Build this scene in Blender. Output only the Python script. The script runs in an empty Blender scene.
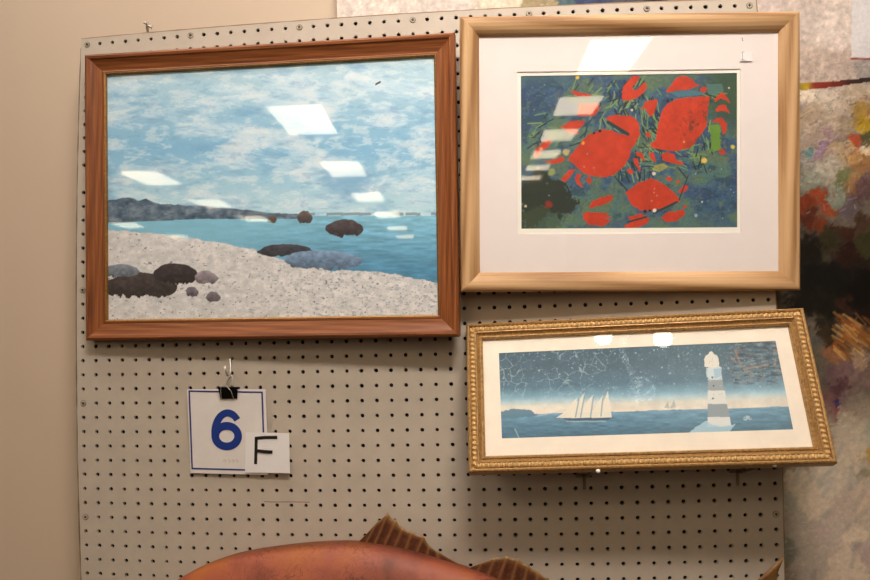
import bpy, bmesh, math, random
import numpy as np
from mathutils import Matrix, Vector, Quaternion

S = bpy.context.scene
COL = S.collection
Z0 = 1.535                       # height of the board's origin above the floor
random.seed(4)
RNG = np.random.default_rng(7)
PITCH = 0.0254

# ------------------------------------------------------------------ camera
F = 780.0
CR = np.array([[0.9958917450061306, 0.08710913163263662, -0.024731183045934073],
               [-0.028983081287288867, 0.04788941416887779, -0.9984320632920679],
               [-0.08578818815978057, 0.9950470356705602, 0.050217363286939015]])
CP = np.array([0.1571504727180249, -1.3504606722915762, -0.03528928148112007])
cam_d = bpy.data.cameras.new('camera')
cam = bpy.data.objects.new('camera', cam_d)
COL.objects.link(cam)
cam_d.sensor_width = 36.0
cam_d.lens = F * 36.0 / 870.0
cam_d.clip_start = 0.02
rb = np.array([CR[0], -CR[1], -CR[2]]).T
cam.matrix_world = Matrix([list(rb[0]) + [CP[0]], list(rb[1]) + [CP[1]], list(rb[2]) + [CP[2] + Z0], [0, 0, 0, 1]])
S.camera = cam


def ray(u, v):
    return CR.T @ np.array([(u - 435.0) / F, (v - 290.0) / F, 1.0])


def project(P):                  # board coordinates (n,3) -> pixels
    c = (P - CP) @ CR.T
    return np.c_[435 + F * c[:, 0] / c[:, 2], 290 + F * c[:, 1] / c[:, 2]]


def on_y(u, v, y):               # photo point seen on the vertical plane y (board coordinates)
    d = ray(u, v)
    return CP + d * (y - CP[1]) / d[1]


def rotv(w):
    w = np.array(w, float)
    th = np.linalg.norm(w) + 1e-12
    k = w / th
    K = np.array([[0, -k[2], k[1]], [k[2], 0, -k[0]], [-k[1], k[0], 0]])
    return np.eye(3) + np.sin(th) * K + (1 - np.cos(th)) * K @ K


class Pose:
    def __init__(s, p):
        s.w, s.h = p[0], p[1]
        s.c = np.array(p[2:5])
        s.R = rotv(p[5:8])

    def loc(s, u, v, d=0.0):     # photo point -> the thing's own x, z at depth d behind its front plane
        n = s.R @ np.array([0, 1.0, 0])
        c = s.c + n * d
        r = ray(u, v)
        P = CP + r * (((c - CP) @ n) / (r @ n))
        q = s.R.T @ (P - s.c)
        return q[0], q[2]

    def rect(s, quad, d):
        q = np.array([s.loc(u, v, d) for u, v in quad])
        return ((q[0, 0] + q[3, 0]) / 2, (q[1, 0] + q[2, 0]) / 2, (q[2, 1] + q[3, 1]) / 2, (q[0, 1] + q[1, 1]) / 2)

    def matrix(s):
        m = Matrix([list(s.R[0]) + [s.c[0]], list(s.R[1]) + [s.c[1]], list(s.R[2]) + [s.c[2] + Z0], [0, 0, 0, 1]])
        return m


# ------------------------------------------------------------------ objects
def tag(o, label=None, cat=None, group=None, kind=None):
    if label: o['label'] = label
    if cat: o['category'] = cat
    if group: o['group'] = group
    if kind: o['kind'] = kind
    return o


def link(name, mesh, mat=None, parent=None):
    o = bpy.data.objects.new(name, mesh)
    COL.objects.link(o)
    if mat: mesh.materials.append(mat)
    if parent: o.parent = parent
    return o


def build(name, bm, mat, parent=None, smooth=False):
    me = bpy.data.meshes.new(name)
    bmesh.ops.recalc_face_normals(bm, faces=bm.faces)
    bm.to_mesh(me)
    bm.free()
    if smooth:
        for p in me.polygons: p.use_smooth = True
    return link(name, me, mat, parent)


def empty(name, loc=(0, 0, 0), parent=None):
    o = bpy.data.objects.new(name, None)
    o.empty_display_size = 0.05
    COL.objects.link(o)
    o.location = loc
    if parent: o.parent = parent
    return o


def box(bm, x0, x1, y0, y1, z0, z1, bevel=0.0):
    vs = [bm.verts.new((x, y, z)) for x in (x0, x1) for y in (y0, y1) for z in (z0, z1)]
    fs = [(0, 1, 3, 2), (4, 6, 7, 5), (0, 4, 5, 1), (2, 3, 7, 6), (0, 2, 6, 4), (1, 5, 7, 3)]
    faces = [bm.faces.new([vs[i] for i in f]) for f in fs]
    if bevel:
        es = list({e for f in faces for e in f.edges})
        bmesh.ops.bevel(bm, geom=es, offset=bevel, segments=2, affect='EDGES', profile=0.5)
    return bm


def tube(bm, pts, r, n=8):
    pts = [Vector(p) for p in pts]
    rs = r if isinstance(r, (list, tuple)) else [r] * len(pts)
    rings = []
    up = None
    for i, p in enumerate(pts):
        t = (pts[min(i + 1, len(pts) - 1)] - pts[max(i - 1, 0)]).normalized()
        if up is None:
            up = Vector((0.3, 0.2, 1)) if abs(t.z) < 0.9 else Vector((1, 0.2, 0))
        a = (up - t * up.dot(t)).normalized()
        b = t.cross(a)
        up = a
        rings.append([bm.verts.new(p + (a * math.cos(2 * math.pi * k / n) + b * math.sin(2 * math.pi * k / n)) * rs[i]) for k in range(n)])
    for i in range(len(rings) - 1):
        for k in range(n):
            bm.faces.new([rings[i][k], rings[i][(k + 1) % n], rings[i + 1][(k + 1) % n], rings[i + 1][k]])
    bm.faces.new(rings[0][::-1])
    bm.faces.new(rings[-1])
    return bm


def plate(bm, poly, y0, y1):     # flat outline in x,z given a thickness in y
    a = [bm.verts.new((x, y0, z)) for x, z in poly]
    b = [bm.verts.new((x, y1, z)) for x, z in poly]
    n = len(poly)
    bm.faces.new(a)
    bm.faces.new(b[::-1])
    for i in range(n):
        bm.faces.new([a[i], b[i], b[(i + 1) % n], a[(i + 1) % n]])
    return bm


def ribbon(bm, pts, width, y0, y1, closed=False):  # a pen stroke of some width
    pts = [Vector((p[0], 0, p[1])) for p in pts]
    n = len(pts)
    L, R_ = [], []
    for i in range(n):
        if closed:
            t = pts[(i + 1) % n] - pts[i - 1]
        else:
            t = pts[min(i + 1, n - 1)] - pts[max(i - 1, 0)]
        t.normalize()
        w = width[i] if isinstance(width, (list, tuple)) else width
        nrm = Vector((-t.z, 0, t.x)) * w / 2
        L.append(pts[i] + nrm)
        R_.append(pts[i] - nrm)
    v = [[bm.verts.new((p.x, y, p.z)) for p in s] for s in (L, R_) for y in (y0, y1)]
    m = n if closed else n - 1
    for i in range(m):
        j = (i + 1) % n
        bm.faces.new([v[0][i], v[0][j], v[2][j], v[2][i]])
        bm.faces.new([v[1][i], v[3][i], v[3][j], v[1][j]])
        bm.faces.new([v[0][i], v[1][i], v[1][j], v[0][j]])
        bm.faces.new([v[2][i], v[2][j], v[3][j], v[3][i]])
    if not closed:
        for i in (0, n - 1):
            bm.faces.new([v[0][i], v[2][i], v[3][i], v[1][i]])
    return bm


# ------------------------------------------------------------------ colours and materials
def lin(c):
    c = np.asarray(c, float) / 255.0
    return np.where(c <= 0.04045, c / 12.92, ((c + 0.055) / 1.055) ** 2.4)


def rgba(c):
    return tuple(float(x) for x in lin(c)) + (1.0,)


def new_mat(name):
    m = bpy.data.materials.new(name)
    m.use_nodes = True
    nt = m.node_tree
    b = nt.nodes['Principled BSDF']
    return m, nt, b


def N(nt, t, **kw):
    n = nt.nodes.new(t)
    for k, v in kw.items():
        if k in n.inputs.keys(): n.inputs[k].default_value = v
        else: setattr(n, k, v)
    return n


def plain(name, c, rough=0.6, metal=0.0, var=0.0, scale=60, bump=0.0, spec=0.5):
    m, nt, b = new_mat(name)
    b.inputs['Base Color'].default_value = rgba(c)
    b.inputs['Roughness'].default_value = rough
    b.inputs['Metallic'].default_value = metal
    b.inputs['Specular IOR Level'].default_value = spec
    if var or bump:
        tc = N(nt, 'ShaderNodeTexCoord')
        nz = N(nt, 'ShaderNodeTexNoise', Scale=scale, Detail=6.0, Roughness=0.6)
        nt.links.new(tc.outputs['Object'], nz.inputs['Vector'])
        if var:
            cr = N(nt, 'ShaderNodeValToRGB')
            cr.color_ramp.elements[0].position, cr.color_ramp.elements[1].position = 0.3, 0.7
            cr.color_ramp.elements[0].color = rgba(np.clip(np.array(c) * (1 - var), 0, 255))
            cr.color_ramp.elements[1].color = rgba(np.clip(np.array(c) * (1 + var), 0, 255))
            nt.links.new(nz.outputs['Fac'], cr.inputs['Fac'])
            nt.links.new(cr.outputs['Color'], b.inputs['Base Color'])
        if bump:
            bp = N(nt, 'ShaderNodeBump', Strength=bump, Distance=0.002)
            nt.links.new(nz.outputs['Fac'], bp.inputs['Height'])
            nt.links.new(bp.outputs['Normal'], b.inputs['Normal'])
    return m


def wood(name, dark, mid, light, stretch=(1.2, 30, 30), rough=0.45, wave=0.35, wave_scale=9.0, spec=0.4):
    m, nt, b = new_mat(name)
    tc = N(nt, 'ShaderNodeTexCoord')
    inf = N(nt, 'ShaderNodeObjectInfo')
    off = N(nt, 'ShaderNodeVectorMath', operation='MULTIPLY_ADD')
    nt.links.new(inf.outputs['Random'], off.inputs[0])
    off.inputs[1].default_value = (7.3, 5.1, 3.7)
    nt.links.new(tc.outputs['Object'], off.inputs[2])
    mp = N(nt, 'ShaderNodeMapping')
    mp.inputs['Scale'].default_value = stretch
    nt.links.new(off.outputs[0], mp.inputs['Vector'])
    n1 = N(nt, 'ShaderNodeTexNoise', Scale=4.0, Detail=8.0, Roughness=0.65, Distortion=0.4)
    nt.links.new(mp.outputs[0], n1.inputs['Vector'])
    mp2 = N(nt, 'ShaderNodeMapping')
    mp2.inputs['Scale'].default_value = (stretch[0] * 2.2, stretch[1] * 1.3, stretch[2] * 1.3)
    nt.links.new(off.outputs[0], mp2.inputs['Vector'])
    wv = N(nt, 'ShaderNodeTexWave', Scale=wave_scale * 0.12, Distortion=6.0, Detail=3.0)
    wv.inputs['Detail Scale'].default_value = 0.6
    wv.bands_direction = 'DIAGONAL'
    nt.links.new(mp2.outputs[0], wv.inputs['Vector'])
    mx = N(nt, 'ShaderNodeMix', data_type='FLOAT')
    mx.inputs[0].default_value = wave
    nt.links.new(n1.outputs['Fac'], mx.inputs[2])
    nt.links.new(wv.outputs['Fac'], mx.inputs[3])
    cr = N(nt, 'ShaderNodeValToRGB')
    e = cr.color_ramp.elements
    e[0].position, e[0].color = 0.28, rgba(dark)
    e[1].position, e[1].color = 0.72, rgba(light)
    k = e.new(0.5); k.color = rgba(mid)
    nt.links.new(mx.outputs[0], cr.inputs['Fac'])
    nt.links.new(cr.outputs['Color'], b.inputs['Base Color'])
    b.inputs['Roughness'].default_value = rough
    b.inputs['Specular IOR Level'].default_value = spec
    bp = N(nt, 'ShaderNodeBump', Strength=0.08, Distance=0.001)
    nt.links.new(n1.outputs['Fac'], bp.inputs['Height'])
    nt.links.new(bp.outputs['Normal'], b.inputs['Normal'])
    return m


def painted(name, rough=0.55, bump=0.0, bscale=300, fine=0.0, spec=0.3):
    m, nt, b = new_mat(name)
    a = N(nt, 'ShaderNodeVertexColor', layer_name='paint')
    src = a.outputs['Color']
    tc = N(nt, 'ShaderNodeTexCoord')
    if fine:
        nz = N(nt, 'ShaderNodeTexNoise', Scale=bscale, Detail=5.0, Roughness=0.7)
        nt.links.new(tc.outputs['Object'], nz.inputs['Vector'])
        mr = N(nt, 'ShaderNodeMapRange')
        mr.inputs['From Min'].default_value, mr.inputs['From Max'].default_value = 0.3, 0.7
        mr.inputs['To Min'].default_value, mr.inputs['To Max'].default_value = 1 - fine, 1 + fine
        nt.links.new(nz.outputs['Fac'], mr.inputs['Value'])
        vm = N(nt, 'ShaderNodeVectorMath', operation='SCALE')
        nt.links.new(src, vm.inputs[0])
        nt.links.new(mr.outputs[0], vm.inputs['Scale'])
        src = vm.outputs[0]
        if bump:
            bp = N(nt, 'ShaderNodeBump', Strength=bump, Distance=0.002)
            nt.links.new(nz.outputs['Fac'], bp.inputs['Height'])
            nt.links.new(bp.outputs['Normal'], b.inputs['Normal'])
    nt.links.new(src, b.inputs['Base Color'])
    b.inputs['Roughness'].default_value = rough
    b.inputs['Specular IOR Level'].default_value = spec
    return m


def glass_mat():
    m, nt, b = new_mat('picture_glass')
    nt.nodes.remove(b)
    out = nt.nodes['Material Output']
    lw = N(nt, 'ShaderNodeLayerWeight', Blend=0.5)
    pw = N(nt, 'ShaderNodeMath', operation='POWER')
    nt.links.new(lw.outputs['Facing'], pw.inputs[0]); pw.inputs[1].default_value = 5.0
    ma = N(nt, 'ShaderNodeMath', operation='MULTIPLY_ADD')
    nt.links.new(pw.outputs[0], ma.inputs[0]); ma.inputs[1].default_value = 0.95; ma.inputs[2].default_value = 0.05
    tr = N(nt, 'ShaderNodeBsdfTransparent'); tr.inputs['Color'].default_value = (0.985, 0.985, 0.98, 1)
    gl = N(nt, 'ShaderNodeBsdfGlossy'); gl.inputs['Roughness'].default_value = 0.025
    mix = N(nt, 'ShaderNodeMixShader')
    nt.links.new(ma.outputs[0], mix.inputs[0])
    nt.links.new(tr.outputs[0], mix.inputs[1])
    nt.links.new(gl.outputs[0], mix.inputs[2])
    nt.links.new(mix.outputs[0], out.inputs['Surface'])
    return m


def emit_mat(name, col, strength):
    m, nt, b = new_mat(name)
    b.inputs['Base Color'].default_value = (0.8, 0.8, 0.8, 1)
    b.inputs['Emission Color'].default_value = (*col, 1)
    b.inputs['Emission Strength'].default_value = strength
    return m


# ------------------------------------------------------------------ numpy painting helpers
def vnoise(x, y, seed):
    g = np.random.default_rng(seed).random((64, 64))
    xi, yi = np.floor(x).astype(int), np.floor(y).astype(int)
    fx, fy = x - xi, y - yi
    fx, fy = fx * fx * (3 - 2 * fx), fy * fy * (3 - 2 * fy)
    a, b = g[yi % 64, xi % 64], g[yi % 64, (xi + 1) % 64]
    c, d = g[(yi + 1) % 64, xi % 64], g[(yi + 1) % 64, (xi + 1) % 64]
    return (a * (1 - fx) + b * fx) * (1 - fy) + (c * (1 - fx) + d * fx) * fy


def fbm(x, y, seed, oct=5, gain=0.55):
    s, a, t = 0, 1.0, 0
    for i in range(oct):
        s = s + a * vnoise(x * 2 ** i + 13.7 * i, y * 2 ** i + 7.1 * i, seed + i)
        t += a
        a *= gain
    return s / t


def inpoly(x, y, poly):
    r = np.zeros(x.shape, bool)
    n = len(poly)
    for i in range(n):
        (x1, y1), (x2, y2) = poly[i], poly[(i + 1) % n]
        if y1 == y2: continue
        c = ((y1 > y) != (y2 > y)) & (x < (x2 - x1) * (y - y1) / (y2 - y1) + x1)
        r ^= c
    return r


def segdist(x, y, a, b):
    ax, ay = a; bx, by = b
    dx, dy = bx - ax, by - ay
    t = np.clip(((x - ax) * dx + (y - ay) * dy) / (dx * dx + dy * dy + 1e-9), 0, 1)
    return np.hypot(x - ax - t * dx, y - ay - t * dy)


def smooth01(v, a, b):
    t = np.clip((v - a) / (b - a), 0, 1)
    return t * t * (3 - 2 * t)


def blend(c, col, m):
    m = np.asarray(m, float)[:, None]
    return c * (1 - m) + np.asarray(col, float) * m


def paint_sheet(name, x0, x1, z0, z1, y, nx, nz, fn, mat, parent, wcs):
    """A flat sheet whose vertices carry the paint; fn works in the picture's own coordinates."""
    xs, zs = np.linspace(x0, x1, nx), np.linspace(z1, z0, nz)
    X, Zg = np.meshgrid(xs, zs)
    X, Zg = X.ravel(), Zg.ravel()
    co = np.c_[X, np.full(X.shape, y), Zg]
    idx = np.arange(nx * nz).reshape(nz, nx)
    f = np.stack([idx[1:, :-1], idx[1:, 1:], idx[:-1, 1:], idx[:-1, :-1]], -1).reshape(-1, 4)
    me = bpy.data.meshes.new(name)
    me.vertices.add(len(co)); me.vertices.foreach_set('co', co.ravel())
    me.loops.add(f.size); me.loops.foreach_set('vertex_index', f.ravel())
    me.polygons.add(len(f)); me.polygons.foreach_set('loop_start', np.arange(0, f.size, 4))
    me.update()
    uv = wcs(co)
    c = np.clip(fn(uv[:, 0], uv[:, 1]), 0, 255)
    a = me.color_attributes.new('paint', 'FLOAT_COLOR', 'POINT')
    a.data.foreach_set('color', np.c_[lin(c), np.ones(len(c))].ravel().astype(np.float32))
    return link(name, me, mat, parent)


# ------------------------------------------------------------------ shared materials
M = {}
M['glass'] = glass_mat()
M['board'] = plain('board_paint', (184, 169, 154), 0.55, var=0.03, scale=25, bump=0.03)
M['dark'] = plain('hole_shade', (20, 15, 12), 0.9)
M['batten'] = plain('batten_wood', (120, 95, 70), 0.8)
M['screw'] = plain('painted_screw', (176, 160, 140), 0.45)
M['screw_slot'] = plain('screw_slot', (45, 38, 32), 0.7)
M['metal'] = plain('zinc_wire', (214, 206, 194), 0.3, metal=0.55)
M['darkmetal'] = plain('dark_bracket', (128, 112, 92), 0.5, metal=0.2)
M['white_tip'] = plain('white_tip', (240, 236, 228), 0.35)
M['brown_wood'] = wood('brown_frame_wood', (92, 48, 24), (132, 74, 39), (160, 96, 54), (1.5, 60, 60), 0.36, 0.12)
M['gold_lip'] = plain('gold_lip', (150, 108, 56), 0.4, metal=0.5, var=0.15, scale=200)
M['oak'] = wood('light_oak', (156, 112, 72), (192, 149, 104), (208, 166, 122), (1.3, 34, 34), 0.5, 0.38, 5, 0.3)
M['gold'] = plain('antique_gold', (172, 132, 82), 0.42, metal=0.3, var=0.2, scale=220, bump=0.05)
M['gold_rope'] = plain('rope_gold', (206, 166, 110), 0.4, metal=0.3, var=0.18, scale=400)
M['mat_white'] = plain('mat_board', (243, 230, 227), 0.85, var=0.008, scale=30)
M['mat_core'] = plain('mat_core', (250, 243, 234), 0.85)
M['mat_cream'] = plain('mat_cream', (248, 234, 218), 0.8, var=0.02, scale=25, bump=0.12)
M['paper'] = plain('white_card', (226, 216, 210), 0.4, var=0.015, scale=30)
M['paper2'] = plain('white_paper', (236, 228, 226), 0.6)
M['blue'] = plain('blue_ink', (22, 52, 132), 0.5)
M['navy'] = plain('border_ink', (40, 50, 120), 0.5)
M['ink'] = plain('black_marker', (22, 18, 18), 0.5)
M['clip'] = plain('clip_black', (14, 13, 14), 0.35)
M['faint'] = plain('faint_print', (196, 184, 160), 0.6)

# ------------------------------------------------------------------ setting
XL, XR, YB, YF, ZC = -12.0, 5.0, 0.09, -26.0, Z0 + 1.85


def slab(name, x0, x1, y0, y1, z0, z1, mat):
    bm = bmesh.new(); box(bm, x0, x1, y0, y1, z0, z1)
    return tag(build(name, bm, mat), kind='structure')


M['wall'] = plain('wall_paint', (199, 175, 153), 0.7, var=0.012, scale=3, bump=0.02)
M['wall_far'] = plain('far_wall_paint', (96, 84, 72), 0.8, var=0.05, scale=1)
M['floor'] = plain('floor_tile', (84, 70, 58), 0.5, var=0.08, scale=2)
M['ceil'] = plain('ceiling_tile', (175, 165, 150), 0.9, var=0.03, scale=8)
slab('wall_back', XL, XR, YB, YB + 0.1, 0, ZC, M['wall'])
slab('wall_front', XL, XR, YF - 0.1, YF, 0, ZC, M['wall_far'])
slab('wall_left', XL - 0.1, XL, YF, YB, 0, ZC, M['wall_far'])
slab('wall_right', XR, XR + 0.1, YF, YB, 0, ZC, M['wall_far'])
slab('floor', XL, XR, YF, YB, -0.1, 0, M['floor'])
slab('ceiling', XL, XR, YF, YB, ZC, ZC + 0.1, M['ceil'])

# ------------------------------------------------------------------ pegboard
KD = np.array([777.6313743620144, -0.05684652392275187, 0.08357643611979512, -0.02695898344741369, 0.14918784227422127, -1.311383880800887, -0.04383635366086128, -0.10062152389235678])
R0 = np.array([[1, 0, 0], [0, 0, -1], [0, 1, 0]], float)


def board_bow(x, z):
    """The old hardboard sheet is a few millimetres out of true: a smooth quadratic/cubic fit of where its holes sit."""
    return x + BOWX @ terms(x, z), z + BOWZ @ terms(x, z)


def terms(x, z):
    return np.array([1, x, z, x * x, x * z, z * z, x ** 3, x * x * z, x * z * z, z ** 3])


_g = np.array([((c - 23.5) * PITCH, 0, -(r - 20) * PITCH) for c in range(0, 48, 4) for r in range(0, 40, 4)])
_R = rotv(KD[1:4]) @ R0
_c = (_g - KD[4:7]) @ _R.T
_x, _y = _c[:, 0] / _c[:, 2], _c[:, 1] / _c[:, 2]
_d = 1 + KD[7] * (_x ** 2 + _y ** 2)
_t = np.array([on_y(435 + KD[0] * a * k, 290 + KD[0] * b * k, 0) for a, b, k in zip(_x, _y, _d)])
_A = np.array([terms(p[0], p[2]) for p in _g])
BOWX = np.linalg.lstsq(_A, _t[:, 0] - _g[:, 0], rcond=None)[0]
BOWZ = np.linalg.lstsq(_A, _t[:, 2] - _g[:, 2], rcond=None)[0]

NC, NR = 48, 48
board = empty('pegboard', (0, 0, Z0))
tag(board, 'large greige perforated pegboard panel carrying the three framed pictures', 'pegboard')
SCREWS = {(c, 0) for c in (0, 8, 16, 24, 32, 40, 47)} | {(0, r) for r in (10, 18, 26, 34, 42)} | {(47, r) for r in (10, 18, 26, 34, 42)}


def hole_xz(c, r):
    rr = min(r, 40)
    x, z = board_bow((c - 23.5) * PITCH, -(rr - 20) * PITCH)
    return x, z - (r - rr) * PITCH


vs, fs, vid = [], [], {}


def V(x, y, z, key=None):
    if key is not None and key in vid: return vid[key]
    vs.append((x, y, z))
    if key is not None: vid[key] = len(vs) - 1
    return len(vs) - 1


NA, HR, TH = 16, 0.0034, 0.005
for r in range(NR):
    for c in range(NC):
        outer = []
        for k in range(NA):
            a = 2 * math.pi * k / NA
            ca, sa = math.cos(a), math.sin(a)
            m = max(abs(ca), abs(sa))
            gx, gz = ca / m * 0.5, sa / m * 0.5
            key = (round((c + gx) * 1000), round((r - gz) * 1000))
            rr = min(r - gz, 40)
            if key not in vid:
                x, z = board_bow((c + gx - 23.5) * PITCH, -(rr - 20) * PITCH)
                z -= (r - gz - rr) * PITCH
                V(x, 0, z, key)
            outer.append(vid[key])
        if (c, r) in SCREWS:
            fs.append(outer)
            continue
        hx, hz = hole_xz(c, r)
        hr = HR * random.uniform(0.93, 1.07)
        i0 = [V(hx + hr * math.cos(2 * math.pi * k / NA), 0, hz + hr * math.sin(2 * math.pi * k / NA)) for k in range(NA)]
        i1 = [V(hx + hr * math.cos(2 * math.pi * k / NA), TH, hz + hr * math.sin(2 * math.pi * k / NA)) for k in range(NA)]
        for k in range(NA):
            j = (k + 1) % NA
            fs.append((outer[k], outer[j], i0[j], i0[k]))
            fs.append((i0[k], i0[j], i1[j], i1[k]))
# edge of the sheet
ring = [(-0.5 + t, -0.5) for t in np.linspace(0, NC, NC + 1)]
edge = []
for c in range(NC):
    for gx in (-0.5, -0.2071, 0, 0.2071): edge.append((c + gx, -0.5))
for r in range(NR):
    for gz in (-0.5, -0.2071, 0, 0.2071): edge.append((NC - 0.5, r + gz))
for c in range(NC - 1, -1, -1):
    for gx in (0.5, 0.2071, 0, -0.2071): edge.append((c + gx, NR - 0.5))
for r in range(NR - 1, -1, -1):
    for gz in (0.5, 0.2071, 0, -0.2071): edge.append((-0.5, r + gz))


def ekey(p):
    k = (round(p[0] * 1000), round(p[1] * 1000))
    if k in vid: return vid[k]
    return min(((abs(a[0] - k[0]) + abs(a[1] - k[1])), i) for a, i in vid.items())[1]


eid = [ekey(p) for p in edge]
bid = []
for i in eid:
    x, y, z = vs[i]
    bid.append(V(x, TH, z))
for k in range(len(eid)):
    j = (k + 1) % len(eid)
    if eid[k] != eid[j]: fs.append((eid[k], bid[k], bid[j], eid[j]))
me = bpy.data.meshes.new('perforated_panel')
me.from_pydata(vs, [], fs)
me.update()
link('perforated_panel', me, M['board'], board)
x0, z1 = hole_xz(0, 0); x1, z0 = hole_xz(47, 47)
_e = [(vs[i][0] * 0.998, vs[i][2]) for i in eid]
_zm = sum(p[1] for p in _e) / len(_e)
_o = []
for p in _e:
    q = (p[0], _zm + (p[1] - _zm) * 0.998)
    if not _o or math.hypot(q[0] - _o[-1][0], q[1] - _o[-1][1]) > 1e-4: _o.append(q)
if math.hypot(_o[0][0] - _o[-1][0], _o[0][1] - _o[-1][1]) < 1e-4: _o.pop()
bm = bmesh.new(); plate(bm, _o, 0.0055, 0.012)  # added dark sheet, stands in for the shade inside the holes
build('hole_shade_sheet', bm, M['dark'], board)
for (a, b, c_, d) in ((x0 + 0.0, x0 + 0.03, z0, z1 - 0.012), (x1 - 0.035, x1 - 0.006, z0, z1 - 0.012)):
    bm = bmesh.new(); box(bm, a, b, 0.0135, YB - 0.001 if a < 0 else 0.050, c_, d)
    build('mounting_batten', bm, M['batten'], board)


def screw_head():
    bm = bmesh.new()
    prof = [(0.0050, 0.0), (0.0046, -0.0010), (0.0032, -0.0016), (0.0030, -0.0011), (0.0, -0.0011)]
    n = 14
    rings = [[bm.verts.new((r * math.cos(2 * math.pi * k / n), y, r * math.sin(2 * math.pi * k / n))) for k in range(n)] for r, y in prof[:-1]]
    for i in range(len(rings) - 1):
        for k in range(n):
            bm.faces.new([rings[i][k], rings[i + 1][k], rings[i + 1][(k + 1) % n], rings[i][(k + 1) % n]])
    bm.faces.new(rings[-1])
    return bm


sc0, ss0 = None, None
for (c, r) in sorted(SCREWS):
    if r > 40 or (c == 0 and r in (10,)) or (c, r) == (47, 10) or (c, r) == (47, 18) or (c, r) == (47, 26): continue
    x, z = hole_xz(c, r)
    if sc0 is None:
        sc0 = build('screw', screw_head(), M['screw'], board, True)
        bm = bmesh.new()
        box(bm, -0.0024, 0.0024, -0.0016, -0.0008, -0.0007, 0.0007)
        box(bm, -0.0007, 0.0007, -0.00158, -0.0009, -0.0024, 0.0024)
        for t in range(14):
            a0, a1 = 2 * math.pi * t / 14 + .05, 2 * math.pi * (t + .62) / 14
            tube(bm, [(0.0051 * math.cos(a0), -.0003, 0.0051 * math.sin(a0)), (0.0051 * math.cos(a1), -.0003, 0.0051 * math.sin(a1))], .00055, 5)
        ss0 = build('screw_slot', bm, M['screw_slot'], sc0)
        s = sc0
    else:
        s = sc0.copy(); COL.objects.link(s)
        t = ss0.copy(); COL.objects.link(t); t.parent = s
    s.location = (x, 0, z)
    s.rotation_euler = (0, random.uniform(0, 1.5), 0)

ed = [(vs[i][0], vs[i][2]) for i in eid]
_w = random.Random(3)
for nm, seg, wd, colr in (('worn_top_edge', ed[0:4 * NC], .0012, (150, 122, 92)), ('side_edge_wear_shade', ed[4 * NC + 4 * NR + 4 * NC:], .0016, (112, 94, 74)), ('side_edge_wear_shade', ed[4 * NC:4 * NC + 4 * NR], .0012, (140, 112, 82))):  # left ribbon paints in the shadow gap; top and right ones are worn edge
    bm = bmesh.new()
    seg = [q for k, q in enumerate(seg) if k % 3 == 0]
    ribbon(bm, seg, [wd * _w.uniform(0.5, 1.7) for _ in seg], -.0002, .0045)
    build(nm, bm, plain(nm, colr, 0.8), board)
bm = bmesh.new()
p_ = [on_y(a, b, 0) for a, b in ((264, 501.6), (272, 502), (290, 501.8), (310, 502.2))]
ribbon(bm, [(p[0], p[2]) for p in p_], .0010, -.00025, .0002)
build('scratch_mark', bm, plain('scratch_brown', (126, 88, 56), 0.8), board)

# ------------------------------------------------------------------ picture frames
POSE = {'sea': Pose([0.6665, 0.5125, -0.24594, -0.04558, 0.21145, 0.02389, 0.01184, -0.04072]),
        'crab': Pose([0.5600, 0.4605, 0.37337, -0.05005, 0.24919, 0.05312, 0.02395, 0.05007]),
        'light': Pose([0.5490, 0.2520, 0.36951, -0.08098, -0.13683, -0.39663, -0.01627, -0.03597]),
        'card': Pose([0.1422, 0.14947, -0.32844, -0.01221, -0.20531, 0.06737, 0.01325, -0.01701])}


def rail_mesh(L, prof, closed=True):
    bm = bmesh.new()
    ends = []
    for s in (-1, 1):
        ends.append([bm.verts.new((s * (L / 2 - a), b, -a)) for a, b in prof])
    n = len(prof)
    for i in range(n if closed else n - 1):
        j = (i + 1) % n
        bm.faces.new([ends[0][i], ends[0][j], ends[1][j], ends[1][i]])
    if closed:
        bm.faces.new(ends[0]); bm.faces.new(ends[1])
    return bm


def rope_mesh(L, a, b, r, pitch):
    bm = bmesh.new()
    n, per = 10, 7
    x0, x1 = -(L / 2 - a), (L / 2 - a)
    m = int((x1 - x0) / pitch * per)
    rings = []
    for i in range(m + 1):
        x = x0 + (x1 - x0) * i / m
        ringv = []
        for k in range(n):
            th = 2 * math.pi * k / n
            w = math.cos(2 * math.pi * (x / pitch) + 0.55 * th)
            q = r * (0.72 + 0.42 * w)
            ringv.append(bm.verts.new((x, b - q * math.sin(th), -a + r * 1.0 * math.cos(th) * (0.9 + 0.12 * w))))
        rings.append(ringv)
    for i in range(m):
        for k in range(n):
            bm.faces.new([rings[i][k], rings[i][(k + 1) % n], rings[i + 1][(k + 1) % n], rings[i + 1][k]])
    bm.faces.new(rings[0]); bm.faces.new(rings[-1])
    return bm


def make_frame(name, pose, prof, mat, lip=None, lip_mat=None, rope=None, label=None):
    e = empty(name)
    e.matrix_world = pose.matrix()
    tag(e, label, 'picture', 'framed pictures on the pegboard')
    w, h = pose.w, pose.h
    for L, loc, ang in ((w, (0, 0, h / 2), 0), (h, (w / 2, 0, 0), math.pi / 2), (w, (0, 0, -h / 2), math.pi), (h, (-w / 2, 0, 0), -math.pi / 2)):
        r = build('frame_rail', rail_mesh(L, prof), mat, e)
        r.location = loc; r.rotation_euler = (0, ang, 0)
        if lip:
            build('inner_lip', rail_mesh(L, lip), lip_mat, r)
        if rope:
            a, b, rr, pitch = rope
            build('rope_moulding', rope_mesh(L, a, b, rr, pitch), M['gold_rope'], r, True)
    return e


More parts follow.
